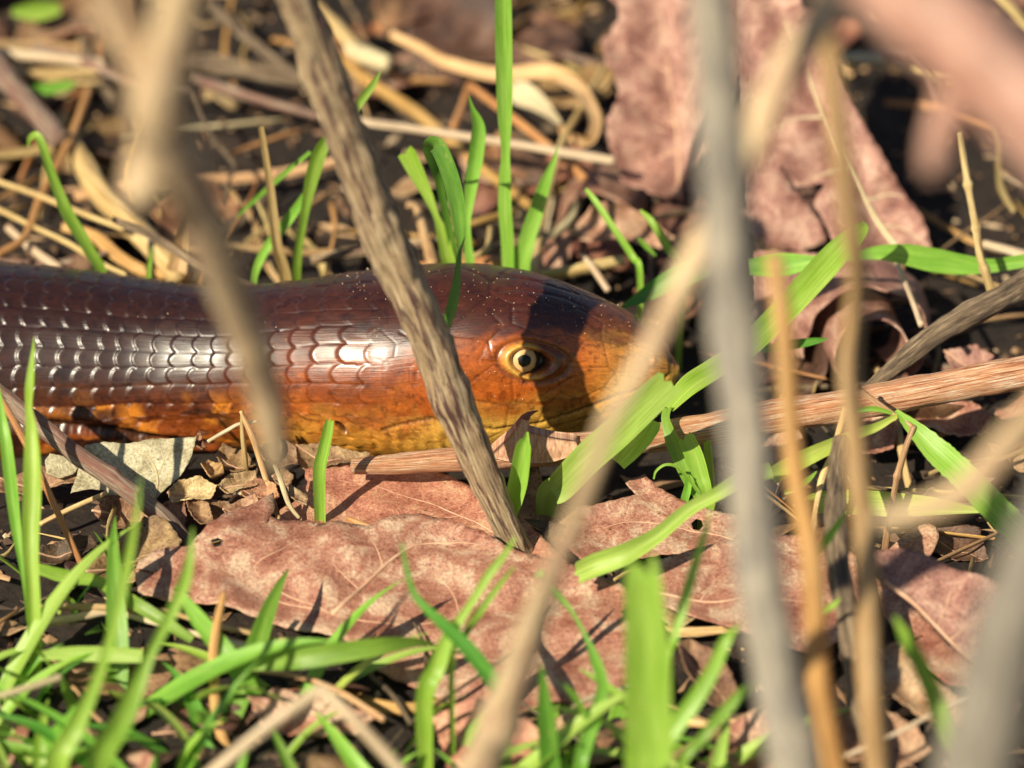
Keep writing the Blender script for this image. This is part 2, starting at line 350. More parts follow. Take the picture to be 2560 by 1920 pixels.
    hr = hr + 0.16 * (hash2(ki, jr, 41) - 0.5) * (tt - 0.5) + 0.22 * (hash2(ki, jr, 43) - 0.5) * (f - 0.5)
    def voro(cell, seed):
        X = ss / cell; Y = TH * 17.5 / cell; per = round(2 * math.pi * 17.5 / cell); Y = TH / (2 * math.pi) * per
        f1 = np.full(X.shape, 9.); f2 = np.full(X.shape, 9.); idm = np.zeros(X.shape)
        ix = np.floor(X); iy = np.floor(Y)
        for a in (-1, 0, 1):
            for b in (-1, 0, 1):
                gx = ix + a; gy = iy + b; gm = np.mod(gy, per)
                dx = gx + 0.15 + 0.7 * hash2(gx, gm, seed) + 0.5 * np.mod(gm, 2) - X; dy = gy + 0.2 + 0.6 * hash2(gx, gm, seed + 5) - Y
                dd = np.sqrt(dx * dx + dy * dy); new = dd < f1
                f2 = np.where(new, f1, np.minimum(f2, dd)); idm = np.where(new, hash2(gx, gm, seed + 9), idm); f1 = np.where(new, dd, f1)
        return f1, f2 - f1, idm
    f1, e1, id1 = voro(5.0, 11); f2_, e2, id2 = voro(7.5, 21)
    hn = -0.035 * np.exp(-(e1 / 0.06) ** 2) + 0.05 * (1 - np.clip(f1, 0, 1) ** 2)
    hh = -0.13 * np.exp(-(e2 / 0.045) ** 2) + 0.05 * (1 - np.clip(f2_, 0, 1) ** 2)
    wr_ = 1 - smooth(900, 1010, pp + 60 * (vnoise(ss * 0.3, TH * 4) - 0.5)); wh_ = smooth(1060, 1150, pp); wn_ = np.clip(1 - wr_ - wh_, 0, 1)
    disp += hr * wr_ + hn * wn_ + hh * wh_
    scale_id = np.where(wr_ > 0.5, idr, np.where(wh_ > 0.5, id2, id1))
    edge = np.clip(wr_ * (np.exp(-((1 - np.abs(2 * f - 1)) / 0.10) ** 2) * 0.3 + 0.7 * np.exp(-(tt / 0.08) ** 2)) + wn_ * 0.6 * np.exp(-(e1 / 0.05) ** 2) + wh_ * np.exp(-(e2 / 0.035) ** 2), 0, 1)
    # small wrinkles on the throat
    thr = smooth(-0.05, -0.5, np.sin(TH)) * smooth(640, 760, pp) * (1 - smooth(1150, 1300, pp))
    disp += thr * 0.12 * np.sin(ss * 2.6 + 3 * vnoise(ss * 0.5, TH * 6))
    # --- eye, ear, nostril
    feats = {}
    for nm, (px, py) in dict(eye=(1320, 902), ear=(853, 1069), nostril=(1622, 897)).items():
        kk = on_skin(px, py); feats[nm] = kk
    ke = feats['eye']
    def local(kk):
        p0 = P[kk]; n0 = Nn[kk]; a = -T[kk[0]]; a = a - n0 * (a @ n0); a /= np.linalg.norm(a); b = np.cross(a, n0); b = b if b[2] > 0 else -b
        return p0, n0, a, b
    for kk in (ke, mirror_pts([ke])[0]):
        p0, n0, a, b = local(kk); q = (P - p0) * 1000; m = (Nn @ n0) > 0.2
        A_ = q @ a; B_ = q @ b
        A_ = A_ + 0.25 * B_
        aw = np.where(A_ < 0, 3.9, 5.2); bh = np.where(B_ > 0, 2.75, 2.95)
        e = np.sqrt((np.abs(A_) / aw) ** 1.7 + (np.abs(B_) / bh) ** 2) + (~m) * 9
        disp = disp * np.clip((e - 0.6) / 1.2, 0.1, 1)
        disp += -2.3 * (1 - smooth(0.62, 0.86, e)) + 0.75 * np.exp(-((e - 1.02) / 0.15) ** 2) - 0.35 * np.exp(-((e - 1.38) / 0.10) ** 2) + 0.25 * np.exp(-((e - 1.6) / 0.2) ** 2) * (B_ > 0)
        LIDW = smooth(3.2, 0.8, A_) if kk is ke else np.maximum(LIDW, smooth(3.2, 0.8, A_) * (e < 3))
        if kk is ke: E_eye = e
        else: E_eye = np.minimum(E_eye, e)
    for kk in (feats['ear'], mirror_pts([feats['ear']])[0]):
        p0, n0, a, b = local(kk); q = (P - p0) * 1000; A_ = q @ a + 0.45 * (q @ b); B_ = q @ b
        e = np.sqrt((A_ / 0.75) ** 2 + (B_ / 1.5) ** 2) + ((Nn @ n0) < 0.2) * 9
        disp -= 1.6 * (1 - smooth(0.6, 1.15, e)); dark = np.maximum(dark, 0.97 * (1 - smooth(0.8, 1.2, e)))
    for kk in (feats['nostril'], mirror_pts([feats['nostril']])[0]):
        p0, n0, a, b = local(kk); e = np.linalg.norm((P - p0) * 1000, axis=2)
        disp += -0.7 * (1 - smooth(0.35, 0.85, e)) + 0.16 * np.exp(-((e - 1.15) / 0.3) ** 2) - 0.1 * np.exp(-((e - 1.75) / 0.2) ** 2)
        dark = np.maximum(dark, 0.6 * (1 - smooth(0.3, 0.8, e)) + 0.25 * np.exp(-((e - 1.75) / 0.2) ** 2))
    disp *= smooth(0.0, 3.0, ss)
    P2 = P + Nn * (disp * 0.001)[..., None]
    # --- pigmentation, with shade painted into creases, pits and lid corners
    hgt = np.sin(TH + 0.0)                                       # 1 back, 0 flank, -1 belly
    n1 = vnoise(ss * 0.16, TH * 4.5, 2); n2 = vnoise(ss * 0.45, TH * 11, 4); n3 = vnoise(ss * 1.3, TH * 26, 6)
    def c3(*c): return np.array(c)[None, None]
    def lerp(a, b, w_): return a * (1 - w_[..., None]) + b * w_[..., None]
    hv = hgt + 0.26 * (n1 - 0.5) + 0.16 * (n2 - 0.5) + 0.07 * (scale_id - 0.5)
    body = lerp(c3(0.26, 0.060, 0.010), c3(0.085, 0.020, 0.006), smooth(-0.35, 0.15, hv))
    body = lerp(body, c3(0.026, 0.0075, 0.0042), smooth(0.15, 0.62, hv))
    spots = smooth(0.55, 0.78, n1 * 0.55 + scale_id * 0.45) * smooth(0.42, 0.05, hgt)
    body = lerp(body, c3(0.58, 0.20, 0.022), spots * 0.9)
    blot = smooth(0.50, 0.66, vnoise(ss * 0.22 + 9, TH * 5.2, 8) * 0.75 + 0.25 * vnoise(ss * 0.7, TH * 14, 18)) * smooth(0.42, 0.05, hgt); body = lerp(body, c3(0.04, 0.012, 0.006), blot * 0.88)
    neck = lerp(c3(0.60, 0.27, 0.04), c3(0.20, 0.043, 0.007), smooth(-0.45, 0.22, hv)); neck = lerp(neck, c3(0.044, 0.011, 0.005), smooth(0.42, 0.86, hv))
    neck = lerp(neck, c3(0.36, 0.10, 0.012), smooth(0.62, 0.82, n2) * 0.5 * smooth(0.7, 0.3, hgt))
    head = lerp(c3(0.72, 0.42, 0.075), c3(0.36, 0.082, 0.010), smooth(-0.32, 0.14, hv)); head = lerp(head, c3(0.055, 0.012, 0.006), smooth(0.52, 0.80, hv))
    hy = smooth(1420, 1600, pp); snout = lerp(c3(0.60, 0.36, 0.07), c3(0.50, 0.24, 0.045), smooth(0.0, 0.5, hv)); snout = lerp(snout, c3(0.15, 0.05, 0.015), smooth(0.66, 0.95, hv))
    head = lerp(head, snout, hy * 0.85)
    wb = smooth(540, 860, pp + 90 * (n1 - 0.5)); wh2 = smooth(960, 1130, pp + 60 * (n1 - 0.5))
    col = lerp(lerp(body, neck, wb), head, wh2)
    col *= (0.80 + 0.40 * n3)[..., None] * (0.86 + 0.30 * scale_id)[..., None] * (0.88 + 0.26 * n2)[..., None]
    col = lerp(col, col * c3(0.45, 0.38, 0.35), edge * 0.75)
    col = lerp(col, col * c3(0.28, 0.2, 0.16), smooth(0.58, 0.78, 0.6 * vnoise(ss * 0.8, TH * 16, 12) + 0.4 * vnoise(ss * 2.2, TH * 40, 14)) * 0.6)
    lid = np.exp(-((E_eye - 1.03) / 0.20) ** 2); col = lerp(col, c3(0.10, 0.04, 0.02), lid * (1 - LIDW) * 0.8); lid = lid * LIDW; col = lerp(col, c3(0.62, 0.36, 0.07), lid * 0.85)  # yellow lid; its front corner carries painted-in shade
    col = lerp(col, c3(0.10, 0.035, 0.015), np.exp(-((E_eye - 1.40) / 0.10) ** 2) * 0.65)  # shade painted into the groove around the lids
    col = lerp(col, c3(0.05, 0.03, 0.02), 1 - smooth(0.70, 0.85, E_eye))  # socket interior painted dark as shade
    col = lerp(col, c3(0.03, 0.012, 0.006), np.clip(dark, 0, 1))  # shade of creases, ear and nostril put into the skin colour
    verts = P2.reshape(-1, 3); idx = np.arange(NS * NA).reshape(NS, NA)
    a = idx[:-1]; b = idx[1:]
    faces = np.stack([a, np.roll(a, -1, 1), np.roll(b, -1, 1), b], -1).reshape(-1, 4)
    m, n, l, bs = newmat('lizard_skin')
    at = n.new('ShaderNodeAttribute'); at.attribute_name = 'pigment_shade'
    v = uvscaled(n, l, 1, 1); g = noisetex(n, l, v, 2.2, 4, 0.6)
    r2 = ramp(n, [(0.3, (0.72, 0.70, 0.68)), (0.7, (1.2, 1.2, 1.2))]); l.new(g, r2.inputs[0])
    c = mix(n, l, 1.0, at.outputs['Color'], r2.outputs[0], 'MULTIPLY'); l.new(c, bs.inputs['Base Color'])
    bs.inputs['Roughness'].default_value = 0.37; bs.inputs['Specular IOR Level'].default_value = 0.6
    bs.inputs['Coat Weight'].default_value = 0.3; bs.inputs['Coat Roughness'].default_value = 0.22
    vs = uvscaled(n, l, 0.10, 3.0); st_ = noisetex(n, l, vs, 1.0, 3, 0.6); 
    bump(n, l, st_, bs, 0.55, 0.00012)
    UV = np.stack([ss.ravel(), (TH * 17.5).ravel()], 1)
    allv = np.vstack([verts, C[:1] + (P2[0].mean(0) - C[0]), C[-1:]]); 
    cap = [(NS * NA, int(idx[0, (i + 1) % NA]), int(idx[0, i])) for i in range(NA)] + [(NS * NA + 1, int(idx[-1, i]), int(idx[-1, (i + 1) % NA])) for i in range(NA)]
    UV = np.vstack([UV, UV[:1], UV[-1:]])
    o = mkobj('legless_lizard', allv, faces.tolist() + cap, m, uvs=UV)
    ca_ = o.data.color_attributes.new('pigment_shade', 'FLOAT_COLOR', 'POINT')
    cc = np.ones((len(allv), 4)); cc[:NS * NA, :3] = np.clip(col.reshape(-1, 3), 0.004, 1); cc[-2, :3] = col[0, 0]; cc[-1, :3] = col[-1, 0]
    ca_.data.foreach_set('color', cc.ravel())
    bm = bmesh.new(); bm.from_mesh(o.data); bmesh.ops.recalc_face_normals(bm, faces=bm.faces); bm.to_mesh(o.data); bm.free()
    o.data.polygons.foreach_set('use_smooth', [True] * len(o.data.polygons))
    tag(o, 'glossy brown scaled legless lizard with golden eye lying across the litter', 'lizard')
    # eyes
    me_, n, l, bs = newmat('lizard_eye')
    tc = n.new('ShaderNodeTexCoord'); sx = n.new('ShaderNodeSeparateXYZ'); l.new(tc.outputs['Object'], sx.inputs[0])
    dv = n.new('ShaderNodeVectorMath'); dv.operation = 'LENGTH'; cx = n.new('ShaderNodeCombineXYZ'); l.new(sx.outputs[0], cx.inputs[0]); l.new(sx.outputs[1], cx.inputs[1]); l.new(cx.outputs[0], dv.inputs[0])
    nzz = n.new('ShaderNodeTexNoise'); nzz.inputs['Scale'].default_value = 1500; l.new(tc.outputs['Object'], nzz.inputs['Vector'])
    ma = n.new('ShaderNodeMath'); ma.operation = 'MULTIPLY_ADD'; ma.inputs[1].default_value = 0.0006; l.new(nzz.outputs['Fac'], ma.inputs[0]); l.new(dv.outputs['Value'], ma.inputs[2])
    mr = n.new('ShaderNodeMapRange'); mr.inputs['From Max'].default_value = 0.0035; l.new(ma.outputs[0], mr.inputs['Value'])
    r = ramp(n, [(0.0, (0.002, 0.002, 0.002)), (0.40, (0.002, 0.002, 0.002)), (0.425, (0.50, 0.30, 0.11)), (0.55, (0.62, 0.40, 0.18)), (0.72, (0.50, 0.30, 0.10)), (0.765, (0.03, 0.024, 0.02)), (1.0, (0.05, 0.04, 0.035))])
    l.new(mr.outputs[0], r.inputs[0]); l.new(r.outputs[0], bs.inputs['Base Color']); bs.inputs['Roughness'].default_value = 0.4; bs.inputs['Specular IOR Level'].default_value = 0.25; bs.inputs['Coat Weight'].default_value = 0.35; bs.inputs['Coat Roughness'].default_value = 0.04
    for nm, kk in (('eye', ke), ('eye', mirror_pts([ke])[0])):
        p0, n0, a, b = local(kk)
        R = 0.0033; cen = p0 - n0 * (R - 0.0004) + a * (-0.0006 if nm == 'eye' else 0)
        bm = bmesh.new(); bmesh.ops.create_uvsphere(bm, u_segments=48, v_segments=32, radius=R)
        me = bpy.data.meshes.new('eye'); bm.to_mesh(me); bm.free(); me.materials.append(me_)
        me.polygons.foreach_set('use_smooth', [True] * len(me.polygons))
        eo = bpy.data.objects.new('eye', me); COL.objects.link(eo); eo.parent = o
        ax = n0 * 0.8 + (np.array([0, -math.cos(PITCH), math.sin(PITCH)]) * 0.35 if kk is ke else 0)
        eo.location = cen; eo.rotation_euler = Vector(ax).to_track_quat('Z', 'Y').to_euler()
    return o, P2, Nn, IX, IY, front
LIZ, LP, LN, LIX, LIY, LFRONT = build_lizard()

# ---------------------------------------------------------------- builders for stems, blades and leaves
def path3(pts, y=None, z=None):
    """picture points -> world points; y: plane(s) of depth, or z: height(s) above the soil"""
    n = len(pts); out = []
    for i, p in enumerate(pts):
        f = i / max(1, n - 1)
        def at(v): return v[i] if isinstance(v, list) else (v[0] + (v[1] - v[0]) * f if isinstance(v, tuple) else v)
        out.append(V(p[0], p[1], at(y)) if z is None else G(p[0], p[1], at(z)))
    return out
def tube_mesh(P, R, na=14, n=60, rough=0.06, knots=(), seed=0, flat=1.0):
    C = np.array(catmull([(*p, r) for p, r in zip(P, R)], n)); rr = C[:, 3]; C = C[:, :3]
    T = np.gradient(C, axis=0); T /= np.linalg.norm(T, axis=1)[:, None] + 1e-12
    ref = np.array([0.13, -0.85, 0.5]); S = np.concatenate([[0], np.cumsum(np.linalg.norm(np.diff(C, axis=0), axis=1))])
    verts = []; uvs = []; tot = S[-1]
    for i in range(n):
        e1 = np.cross(T[i], ref); e1 /= np.linalg.norm(e1) + 1e-9; e2 = np.cross(e1, T[i])
        r = rr[i]
        for kf, kh, kw in knots: r *= 1 + kh * math.exp(-((S[i] / tot - kf) / kw) ** 2)
        for k in range(na + 1):
            a = 2 * math.pi * k / na; kk = k % na; aa = 2 * math.pi * kk / na
            q = 1 + rough * (nz(math.cos(aa) * 1.6 + seed * 9, math.sin(aa) * 1.6, S[i] * 140) * 1.3 + 0.8 * nz(math.cos(aa) * 4 + seed, math.sin(aa) * 4, S[i] * 320))
            verts.append(C[i] + (e1 * math.cos(a) + e2 * math.sin(a) * flat) * r * q); uvs.append((a * rr.mean() * 1000, S[i] * 1000))
    m = na + 1
    faces = [(i * m + k, i * m + k + 1, (i + 1) * m + k + 1, (i + 1) * m + k) for i in range(n - 1) for k in range(na)]
    for i0, cen, rev in ((0, C[0] - T[0] * rr[0] * 0.25, 1), ((n - 1) * m, C[-1] + T[-1] * rr[-1] * 0.25, 0)):
        verts.append(cen); uvs.append((0, 0)); c = len(verts) - 1
        for k in range(na): faces.append((c, i0 + k + 1, i0 + k) if rev else (c, i0 + k, i0 + k + 1))
    return verts, faces, uvs
_sd = [0]
def stem(name, label, cat, mat, pts, y=None, z=None, na=12, n=60, rough=0.06, knots=(), group=None, parent=None, root=None, flat=1.0, world=None):
    """pts: (picture x, y, width in pixels). root: 'end'/'start' runs that end on down into the soil"""
    P = world or path3(pts, y, z); R = [max(p[2], 1.0) * 0.5 * pxm(q) for p, q in zip(pts, P)]
    if root == 'end':
        d = (P[-1] - P[-2]).normalized(); 
        if d.z > -0.35: d = Vector((d.x * 0.4, d.y * 0.4, -1)).normalized()
        k = (P[-1].z - zg(P[-1].x, P[-1].y) + 0.003) / -d.z
        if k > 0.001: P.append(P[-1] + d * k); R.append(R[-1])
    _sd[0] += 1
    v, f, u = tube_mesh(P, R, na, n, rough, knots, _sd[0], flat)
    o = mkobj(name, v, f, M[mat], parent, u)
    if not parent: tag(o, label, cat, group)
    return o
def blade(label, mat, pts, y=None, z=None, roll=(0, 0), cup=0.18, root=False, n=34, cut=False, group=None, name='grass_shoot', cat='grass', fray=0.0, thick=False):
    P = path3(pts, y, z); W = [max(p[2], 0.6) * pxm(q) for p, q in zip(pts, P)]
    if root:
        q = P[-1]; g = zg(q.x, q.y); P.append(Vector((q.x, q.y, min(g - 0.002, q.z - 0.001)))); W.append(W[-1] * 0.8)
    C = np.array(catmull([(*p, w_) for p, w_ in zip(P, W)], n)); ww = np.maximum(C[:, 3], 0.00005); C = C[:, :3]
    T = np.gradient(C, axis=0); T /= np.linalg.norm(T, axis=1)[:, None] + 1e-12
    S = np.concatenate([[0], np.cumsum(np.linalg.norm(np.diff(C, axis=0), axis=1))]); nc = 7; verts = []; uvs = []
    _sd[0] += 1; sd = _sd[0]
    for i in range(n):
        f = i / (n - 1); view = np.array((CAM - Vector(C[i])).normalized())
        s = np.cross(T[i], view); s /= np.linalg.norm(s) + 1e-9; nn_ = np.cross(s, T[i])
        a = math.radians(roll[0] + (roll[1] - roll[0]) * f) + 0.12 * nz(sd * 3.1, S[i] * 60)
        s2 = s * math.cos(a) + nn_ * math.sin(a); n2 = np.cross(s2, T[i])
        for k in range(nc):
            t = k / (nc - 1) * 2 - 1
            p = C[i] + s2 * ww[i] * 0.5 * t / max(0.75, abs(math.cos(a))) - n2 * ww[i] * cup * (1 - abs(t) ** 1.5)
            if cut and i == 0: p = p - T[i] * ww[i] * (0.55 * nz(k * 1.7, sd * 2.3) + (0.22 if k % 2 else 0))
            if fray and 0 < k < nc - 1 or not fray: pass
            else: p = p + s2 * ww[i] * fray * t * nz(S[i] * 900, sd * 1.0 + k)
            verts.append(p); uvs.append((t * ww.max() * 500, S[i] * 1000))
    faces = [(i * nc + k, i * nc + k + 1, (i + 1) * nc + k + 1, (i + 1) * nc + k) for i in range(n - 1) for k in range(nc - 1)]
    o = mkobj(name, verts, faces, M[mat], None, uvs); tag(o, label, cat, group)
    return o
def inside(poly, x, y):
    c = False; j = len(poly) - 1
    for i in range(len(poly)):
        xi, yi = poly[i]; xj, yj = poly[j]
        if (yi > y) != (yj > y) and x < (xj - xi) * (y - yi) / (yj - yi) + xi: c = not c
        j = i
    return c
def leaf(name, label, cat, mat, outline, anchor, z0, sx=0.0, sy=0.0, amp=0.0012, freq=90, res=42, veins=(), quilt=0.0006, curl=0.0, serr=0.0, holes=(), vmat='vein', vw=0.45, group=None, bend=None, thick=0.00022, smooth_out=True, fine=0.0):
    """flat outline in picture points laid on a sloping plane through anchor at height z0, then crumpled"""
    A = G(anchor[0], anchor[1], z0); nrm = Vector((-sx, -sy, 1)).normalized()
    e1 = Vector((1, 0, sx)).normalized(); e2 = nrm.cross(e1)
    def onp(px, py):
        d = ray(px, py); t = (A - CAM).dot(nrm) / d.dot(nrm); p = CAM + d * t - A; return (p.dot(e1), p.dot(e2))
    _sd[0] += 1; sd = _sd[0]
    ol = [onp(*p) for p in outline]; size = max(max(p[0] for p in ol) - min(p[0] for p in ol), max(p[1] for p in ol) - min(p[1] for p in ol)); h = size / res
    bd = []
    m = len(ol)
    for i in range(m):
        a = np.array(ol[i]); b = np.array(ol[(i + 1) % m]); k = max(1, int(np.linalg.norm(b - a) / (h * 0.7)))
        for j in range(k):
            p = a + (b - a) * j / k; t = (b - a) / (np.linalg.norm(b - a) + 1e-9); nn_ = np.array([t[1], -t[0]])
            s = serr * (nz(p[0] * 700, p[1] * 700, sd) + (0.7 if (len(bd) % 4) < 2 else -0.4))
            bd.append(tuple(p + nn_ * s * size))
    hl = [[onp(*p) for p in q] for q in holes]
    vl = [[onp(*p) for p in q] for q in veins]
    vpts = [np.array([p for a, b in zip(q[:-1], q[1:]) for p in [tuple(np.array(a) + (np.array(b) - np.array(a)) * t) for t in np.linspace(0, 1, 14)]]) for q in vl]
    x0 = min(p[0] for p in bd); x1 = max(p[0] for p in bd); y0 = min(p[1] for p in bd); y1 = max(p[1] for p in bd)
    rng = random.Random(sd); pts = []
    bda = np.array(bd)
    for q in vl:
        for c_ in catmull([(a, b) for a, b in q], 30):
            if inside(bd, float(c_[0]), float(c_[1])): pts.append((float(c_[0]), float(c_[1])))
    vall = np.array(pts) if pts else np.array([[9., 9.]])
    yy = y0
    while yy < y1:
        xx = x0
        while xx < x1:
            p = (xx + rng.uniform(-.25, .25) * h, yy + rng.uniform(-.25, .25) * h)
            if inside(bd, *p) and np.min(np.hypot(vall[:, 0] - p[0], vall[:, 1] - p[1])) > h * 0.5 and np.min(np.hypot(bda[:, 0] - p[0], bda[:, 1] - p[1])) > h * 0.45: pts.append(p)
            xx += h
        yy += h
    nb = len(bd); allp = [Vector(p) for p in bd] + [Vector(p) for p in pts]; edges = [(i, (i + 1) % nb) for i in range(nb)]
    for q in hl:
        s0 = len(allp); allp += [Vector(p) for p in q]; edges += [(s0 + i, s0 + (i + 1) % len(q)) for i in range(len(q))]
    vo, _, fo, _, _, _ = delaunay_2d_cdt(allp, edges, [], 1, 1e-7)
    faces = []
    for f in fo:
        cx = sum(vo[i].x for i in f) / len(f); cy = sum(vo[i].y for i in f) / len(f)
        if inside(bd, cx, cy) and not any(inside(q, cx, cy) for q in hl): faces.append(tuple(f))
    def height(u, v):
        z = amp * (nz(u * freq, v * freq, sd * 7) + 0.5 * nz(u * freq * 2.3, v * freq * 2.3, sd * 5)) + fine * nz(u * 600, v * 600, sd)
        if vpts:
            d = min(float(np.min(np.hypot(q[:, 0] - u, q[:, 1] - v))) for q in vpts); z += quilt * (1 - math.exp(-(d / 0.0035) ** 2))
        if curl:
            d = float(np.min(np.hypot(bda[:, 0] - u, bda[:, 1] - v))); z += curl * math.exp(-d / (size * 0.10)) * (0.5 + nz(u * 40, v * 40, sd * 3))
        if bend: z += bend(u, v)
        return z
    P = [A + e1 * p.x + e2 * p.y + nrm * height(p.x, p.y) for p in vo]
    o = mkobj(name, P, faces, M[mat], None, [(p.x * 1000, p.y * 1000) for p in vo])
    md = o.modifiers.new('thickness', 'SOLIDIFY'); md.thickness = thick; md.offset = 0
    tag(o, label, cat, group)
    for vi, q in enumerate(vl):
        pp = catmull([(a, b) for a, b in q], 18); L = len(pp)
        wp = [A + e1 * float(a) + e2 * float(b) + nrm * (height(float(a), float(b)) + 0.00003) for a, b in pp]
        r0 = vw * 0.001 * (1.0 if vi == 0 else 0.5)
        v, f, u = tube_mesh(wp, [r0 * (1 - 0.75 * i / L) for i in range(L)], 6, 24, 0.1, seed=vi)
        mkobj('midrib' if vi == 0 else 'vein', v, f, M[vmat], o, u)
    return o

# ---------------------------------------------------------------- dead leaves
leaf('dead_leaf', 'large reddish dead leaf with pale radiating veins spread in front of the lizard', 'leaf', 'leaf_red',
 [(338,1455),(348,1420),(400,1390),(477,1385),(510,1350),(564,1307),(600,1280),(642,1263),(660,1245),(681,1229),(690,1262),(668,1318),(662,1330),(676,1296),(720,1306),(760,1302),(800,1318),(860,1326),(930,1326),(975,1308),(1050,1290),(1113,1296),(1189,1334),(1282,1385),(1370,1415),(1470,1440),(1556,1478),(1610,1530),(1640,1600),(1600,1680),(1556,1750),(1480,1790),(1390,1775),(1300,1800),(1215,1770),(1130,1775),(1070,1752),(980,1700),(928,1667),(880,1620),(846,1598),(747,1588),(650,1560),(564,1537),(434,1515),(347,1500)],
 (900, 1520), 0.0085, 0.0, 0.19, amp=0.0026, freq=48, res=70, quilt=0.0011, curl=0.0014, serr=0.002, fine=0.00006,
 veins=[[(830,1545),(1000,1385),(1070,1350),(1155,1355),(1230,1382)],[(830,1545),(640,1440),(720,1380),(800,1310)],[(830,1545),(690,1500),(560,1440),(420,1445)],[(830,1545),(1000,1560),(1150,1540),(1350,1490),(1520,1500)],[(1000,1560),(1180,1660),(1365,1640),(1460,1626),(1580,1650)],[(960,1425),(940,1380),(905,1335)],[(900,1480),(850,1440),(790,1390)],[(1150,1540),(1130,1480),(1085,1430),(1030,1400)],[(1100,1620),(1010,1640),(930,1650)],[(1365,1640),(1330,1710),(1290,1780)]],
 holes=[[(528,1376),(545,1370),(560,1375),(556,1388),(538,1392)]], vw=0.42)
leaf('dead_leaf', 'rose coloured mottled dead leaf lying between the big veined leaf and the thorny stem', 'leaf', 'leaf_rose',
 [(700,1290),(740,1262),(765,1215),(762,1190),(800,1180),(870,1172),(940,1163),(1010,1166),(1060,1175),(1120,1192),(1190,1228),(1240,1265),(1265,1292),(1330,1330),(1365,1365),(1420,1420),(1330,1430),(1200,1400),(1050,1390),(900,1380),(760,1360),(700,1330)],
 (1000, 1270), 0.0062, 0.0, 0.10, amp=0.0013, freq=60, res=52, quilt=0.0005, curl=0.0014, serr=0.0025, fine=0.00006, veins=[[(1330,1395),(1150,1290),(980,1230),(820,1200)],[(1150,1290),(1000,1310),(880,1290)],[(1060,1255),(1050,1220),(1010,1190)]], vw=0.25)
leaf('dead_leaf', 'dark brown folded dead leaf with pale rim under the foot of the leaning twig', 'leaf', 'leaf_brown',
 [(1300,1215),(1322,1165),(1340,1190),(1352,1222),(1400,1262),(1442,1280),(1470,1300),(1440,1335),(1370,1345),(1300,1320),(1262,1290)], (1360, 1280), 0.006, -0.2, 0.35, amp=0.0014, freq=80, res=30, curl=0.003, serr=0.004)
leaf('dead_leaf', 'pinkish brown dead leaf with a round black hole beside the thick grey stem', 'leaf', 'leaf_red',
 [(1440,1285),(1480,1282),(1550,1262),(1590,1248),(1562,1225),(1582,1212),(1612,1202),(1640,1225),(1700,1255),(1740,1275),(1800,1285),(1860,1300),(1900,1350),(1860,1390),(1760,1400),(1650,1400),(1550,1420),(1450,1420),(1400,1370),(1420,1320)],
 (1600, 1330), 0.008, 0.0, 0.22, amp=0.0014, freq=70, res=46, quilt=0.0006, curl=0.0018, serr=0.003, fine=0.00006,
 veins=[[(1900,1370),(1740,1330),(1600,1310),(1470,1330)],[(1740,1330),(1690,1290),(1640,1262)],[(1640,1318),(1590,1355),(1530,1380)]], holes=[[(1728,1308),(1740,1299),(1754,1303),(1758,1316),(1748,1326),(1733,1322)]], vw=0.28)
leaf('dead_leaf', 'deep red dead leaf whose surface arches behind the two orange stems', 'leaf', 'leaf_red',
 [(1560,1440),(1640,1405),(1740,1372),(1850,1345),(1980,1330),(2080,1340),(2140,1400),(2150,1500),(2120,1600),(2040,1640),(1940,1620),(1820,1580),(1700,1540),(1600,1500)], (1850, 1480), 0.010, 0.05, 0.20, amp=0.0018, freq=50, res=46, quilt=0.0008, curl=0.0012, serr=0.002,
 veins=[[(1580,1470),(1750,1500),(1900,1500),(2090,1530)],[(1750,1500),(1790,1440),(1840,1390)],[(1880,1500),(1930,1440),(1960,1380)]], vw=0.35)
leaf('dead_leaf', 'brown dead leaf with strong straight midrib folded into a roof shape', 'leaf', 'leaf_mauve',
 [(2150,1420),(2200,1395),(2260,1390),(2330,1410),(2390,1435),(2470,1460),(2540,1492),(2600,1560),(2600,1680),(2540,1745),(2500,1700),(2400,1625),(2300,1530),(2220,1468)], (2370, 1540), 0.016, 0.10, 0.30, amp=0.001, freq=60, res=46, quilt=0.0012, curl=0.001, serr=0.002, vw=0.5,
 veins=[[(2215,1466),(2300,1530),(2400,1625),(2530,1738)],[(2345,1570),(2370,1510),(2385,1440)],[(2375,1600),(2440,1550),(2500,1530)],[(2450,1668),(2500,1620),(2580,1590)]])
leaf('dead_leaf', 'shaded lower half of a reddish dead leaf below the straight midrib', 'leaf', 'leaf_red',
 [(2190,1460),(2220,1475),(2300,1540),(2400,1635),(2500,1715),(2560,1765),(2540,1800),(2460,1800),(2410,1720),(2370,1725),(2330,1690),(2270,1630),(2210,1550)], (2350, 1640), 0.008, 0.05, 0.1, amp=0.001, freq=60, res=34, curl=0.001, serr=0.002)
